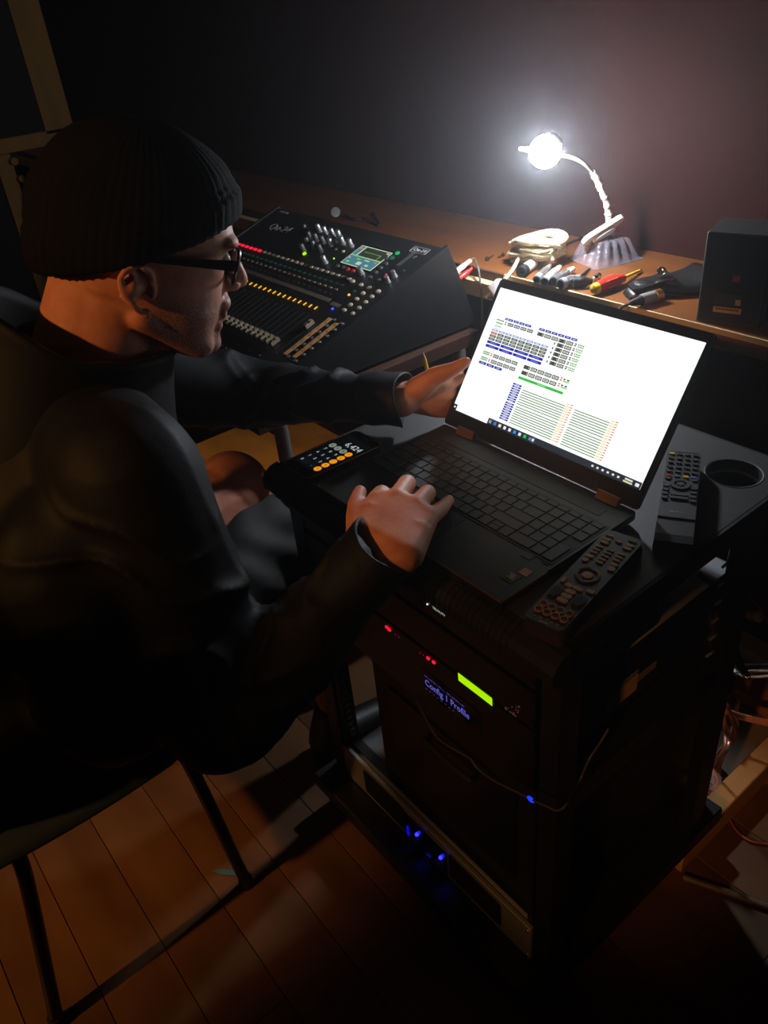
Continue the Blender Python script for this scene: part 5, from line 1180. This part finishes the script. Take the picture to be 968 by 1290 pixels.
jo = mesh_object('jacket', jm, M_jack, man, (-.6, -.3, .8)); jo['label'] = 'black softshell jacket with raised collar'
for P_, A_x, r_, nm_ in ((WRR, (WRR-ELR).normalized(), .0445, 'right'), (WRL+(WRL-ELL).normalized()*.006, (WRL-ELL).normalized(), .0425, 'left')):
    cu_ = MB(); o_ = P_-A_x*.056; NQ = 40; rows_ = []
    for i, (rr, zz) in enumerate(((r_*.95, -.014), (r_*1.05, .010), (r_*1.0, .030), (r_*1.04, .05), (r_*1.05, .0535), (r_*.99, .0545), (r_*.96, .05), (r_*.9, .02))):
        e1 = A_x.cross(V((0, 0, 1))).normalized(); e2 = A_x.cross(e1)
        rows_ += [o_+A_x*(zz+.006*math.sin(2*q*.157+.6)*(zz > .04))+(e1*math.cos(q*.157080)*1.06+e2*math.sin(q*.157080)*.94)*rr*(1+.035*math.sin(q*.157*3+i*.8)) for q in range(NQ)]
    cu_.add(rows_, [(i*NQ+j, i*NQ+(j+1) % NQ, (i+1)*NQ+(j+1) % NQ, (i+1)*NQ+j) for i in range(7) for j in range(NQ)]); cu_.build('cuff', M_jack, jo, smooth='all')
# collar: open ring standing round the neck
cl = MB(); NC = 64; vs = []
cbk, cax = NB+V((0, -.02, -.015)), (V((.10, .36, .93))).normalized()
cfx = V((.22, .95, -.3)); cfx = (cfx-cax*cfx.dot(cax)).normalized(); cfy = cax.cross(cfx)
for i, (r0, h) in enumerate(((.135, -.07), (.120, -.02), (.112, .015), (.108, .052), (.110, .062), (.102, .062), (.098, .05), (.096, .0), (.098, -.04))):
    for k in range(NC):
        a = 2*math.pi*k/NC; c_, s_ = math.cos(a), math.sin(a)
        rr = r0*(1+.10*max(0, c_)**2); q = cbk+cfx*rr*c_*1.06+cfy*rr*s_*.98+cax*(h+(.010*c_+.048*max(0, -c_))*(h > 0)); q += cax*.004*noise.noise(V((c_*2, s_*2, i*.4)))
        vs.append(q)
cl.add(vs, [(i*NC+j, i*NC+(j+1) % NC, (i+1)*NC+(j+1) % NC, (i+1)*NC+j) for i in range(8) for j in range(NC)])
cl.build('collar', M_jack, jo, smooth='all')
# shorts
sh_ = MB()
sh_.ell(PEL+V((0, .01, -.01)), (.195, .145, .112), sub=3)
for h, k in ((HIR, KNR), (HIL, KNL)):
    sh_.cap(PEL.lerp(h, .5), h, .112, .104); sh_.cap(h, h.lerp(k, .5), .102, .09); e = h.lerp(k, .97) if k is KNR else h.lerp(k, .60)
    sh_.cyl(h.lerp(k, .4), e, .094, .084 if k is KNR else .088, 24)
    ax = (k-h).normalized(); sh_.cyl(e-ax*.03, e, .083 if k is KNR else .09, .082 if k is KNR else .09, 24)
sm2 = remesh(sh_, .005, 5, .5)
def sfold(a):
    x = a*16; return .003*np.sin(x[:, 0]*2.2+x[:, 1]*2.9+np.sin(x[:, 2]*2)*1.5)+.0022*np.sin(x[:, 1]*5+x[:, 2]*4+np.sin(x[:, 0]*3))
folds(sm2, sfold)
so_ = mesh_object('shorts', sm2, mat('shorts_cotton', (62, 62, 60), .8, var=.12, scale=60, bump=.2, bscale=800), man, (-.7, -.3, .55))
b = MB(); e = HIR.lerp(KNR, .94); ax = (KNR-HIR).normalized(); o1_ = ax.orthogonal().normalized(); o2_ = ax.cross(o1_)
b.tube([e+(o1_*math.cos(q*.2618)+o2_*math.sin(q*.2618))*.0845 for q in range(25)], .0012, 5, flat=2.0); b.build('hem_stitch', M_grey, so_, smooth=True)
for a_, fx_ in ((ANR, .02), (ANL, -.02)):
    p0, p1 = V((a_.x, a_.y-.035, .0)), V((a_.x+fx_, a_.y+.16, 0))
    sb = MB(); sb.cap(p0+V((0, 0, .045)), p1+V((0, -.02, .036)), .044, .036); sb.cap(p0+V((0, .0, .05)), a_+V((0, -.01, .03)), .043, .042); sb.cap(p0+V((0, 0, .03)), p1+V((0, -.01, .028)), .030, .028)
    sme = remesh(sb, .005, 5, .5); shoe = mesh_object('shoe', sme, mat('shoe_black', (22, 22, 22), .5), man, (p0+p1)/2+V((0, 0, .04)))
    b = MB(frame((p0+p1)/2+V((0, 0, .008)), p1-p0, z=(0, 0, 1))); b.prism(rrect((p1-p0).length+.07, .082, .038, 6), -.007, .007); b.build('sole', M_soft, shoe)
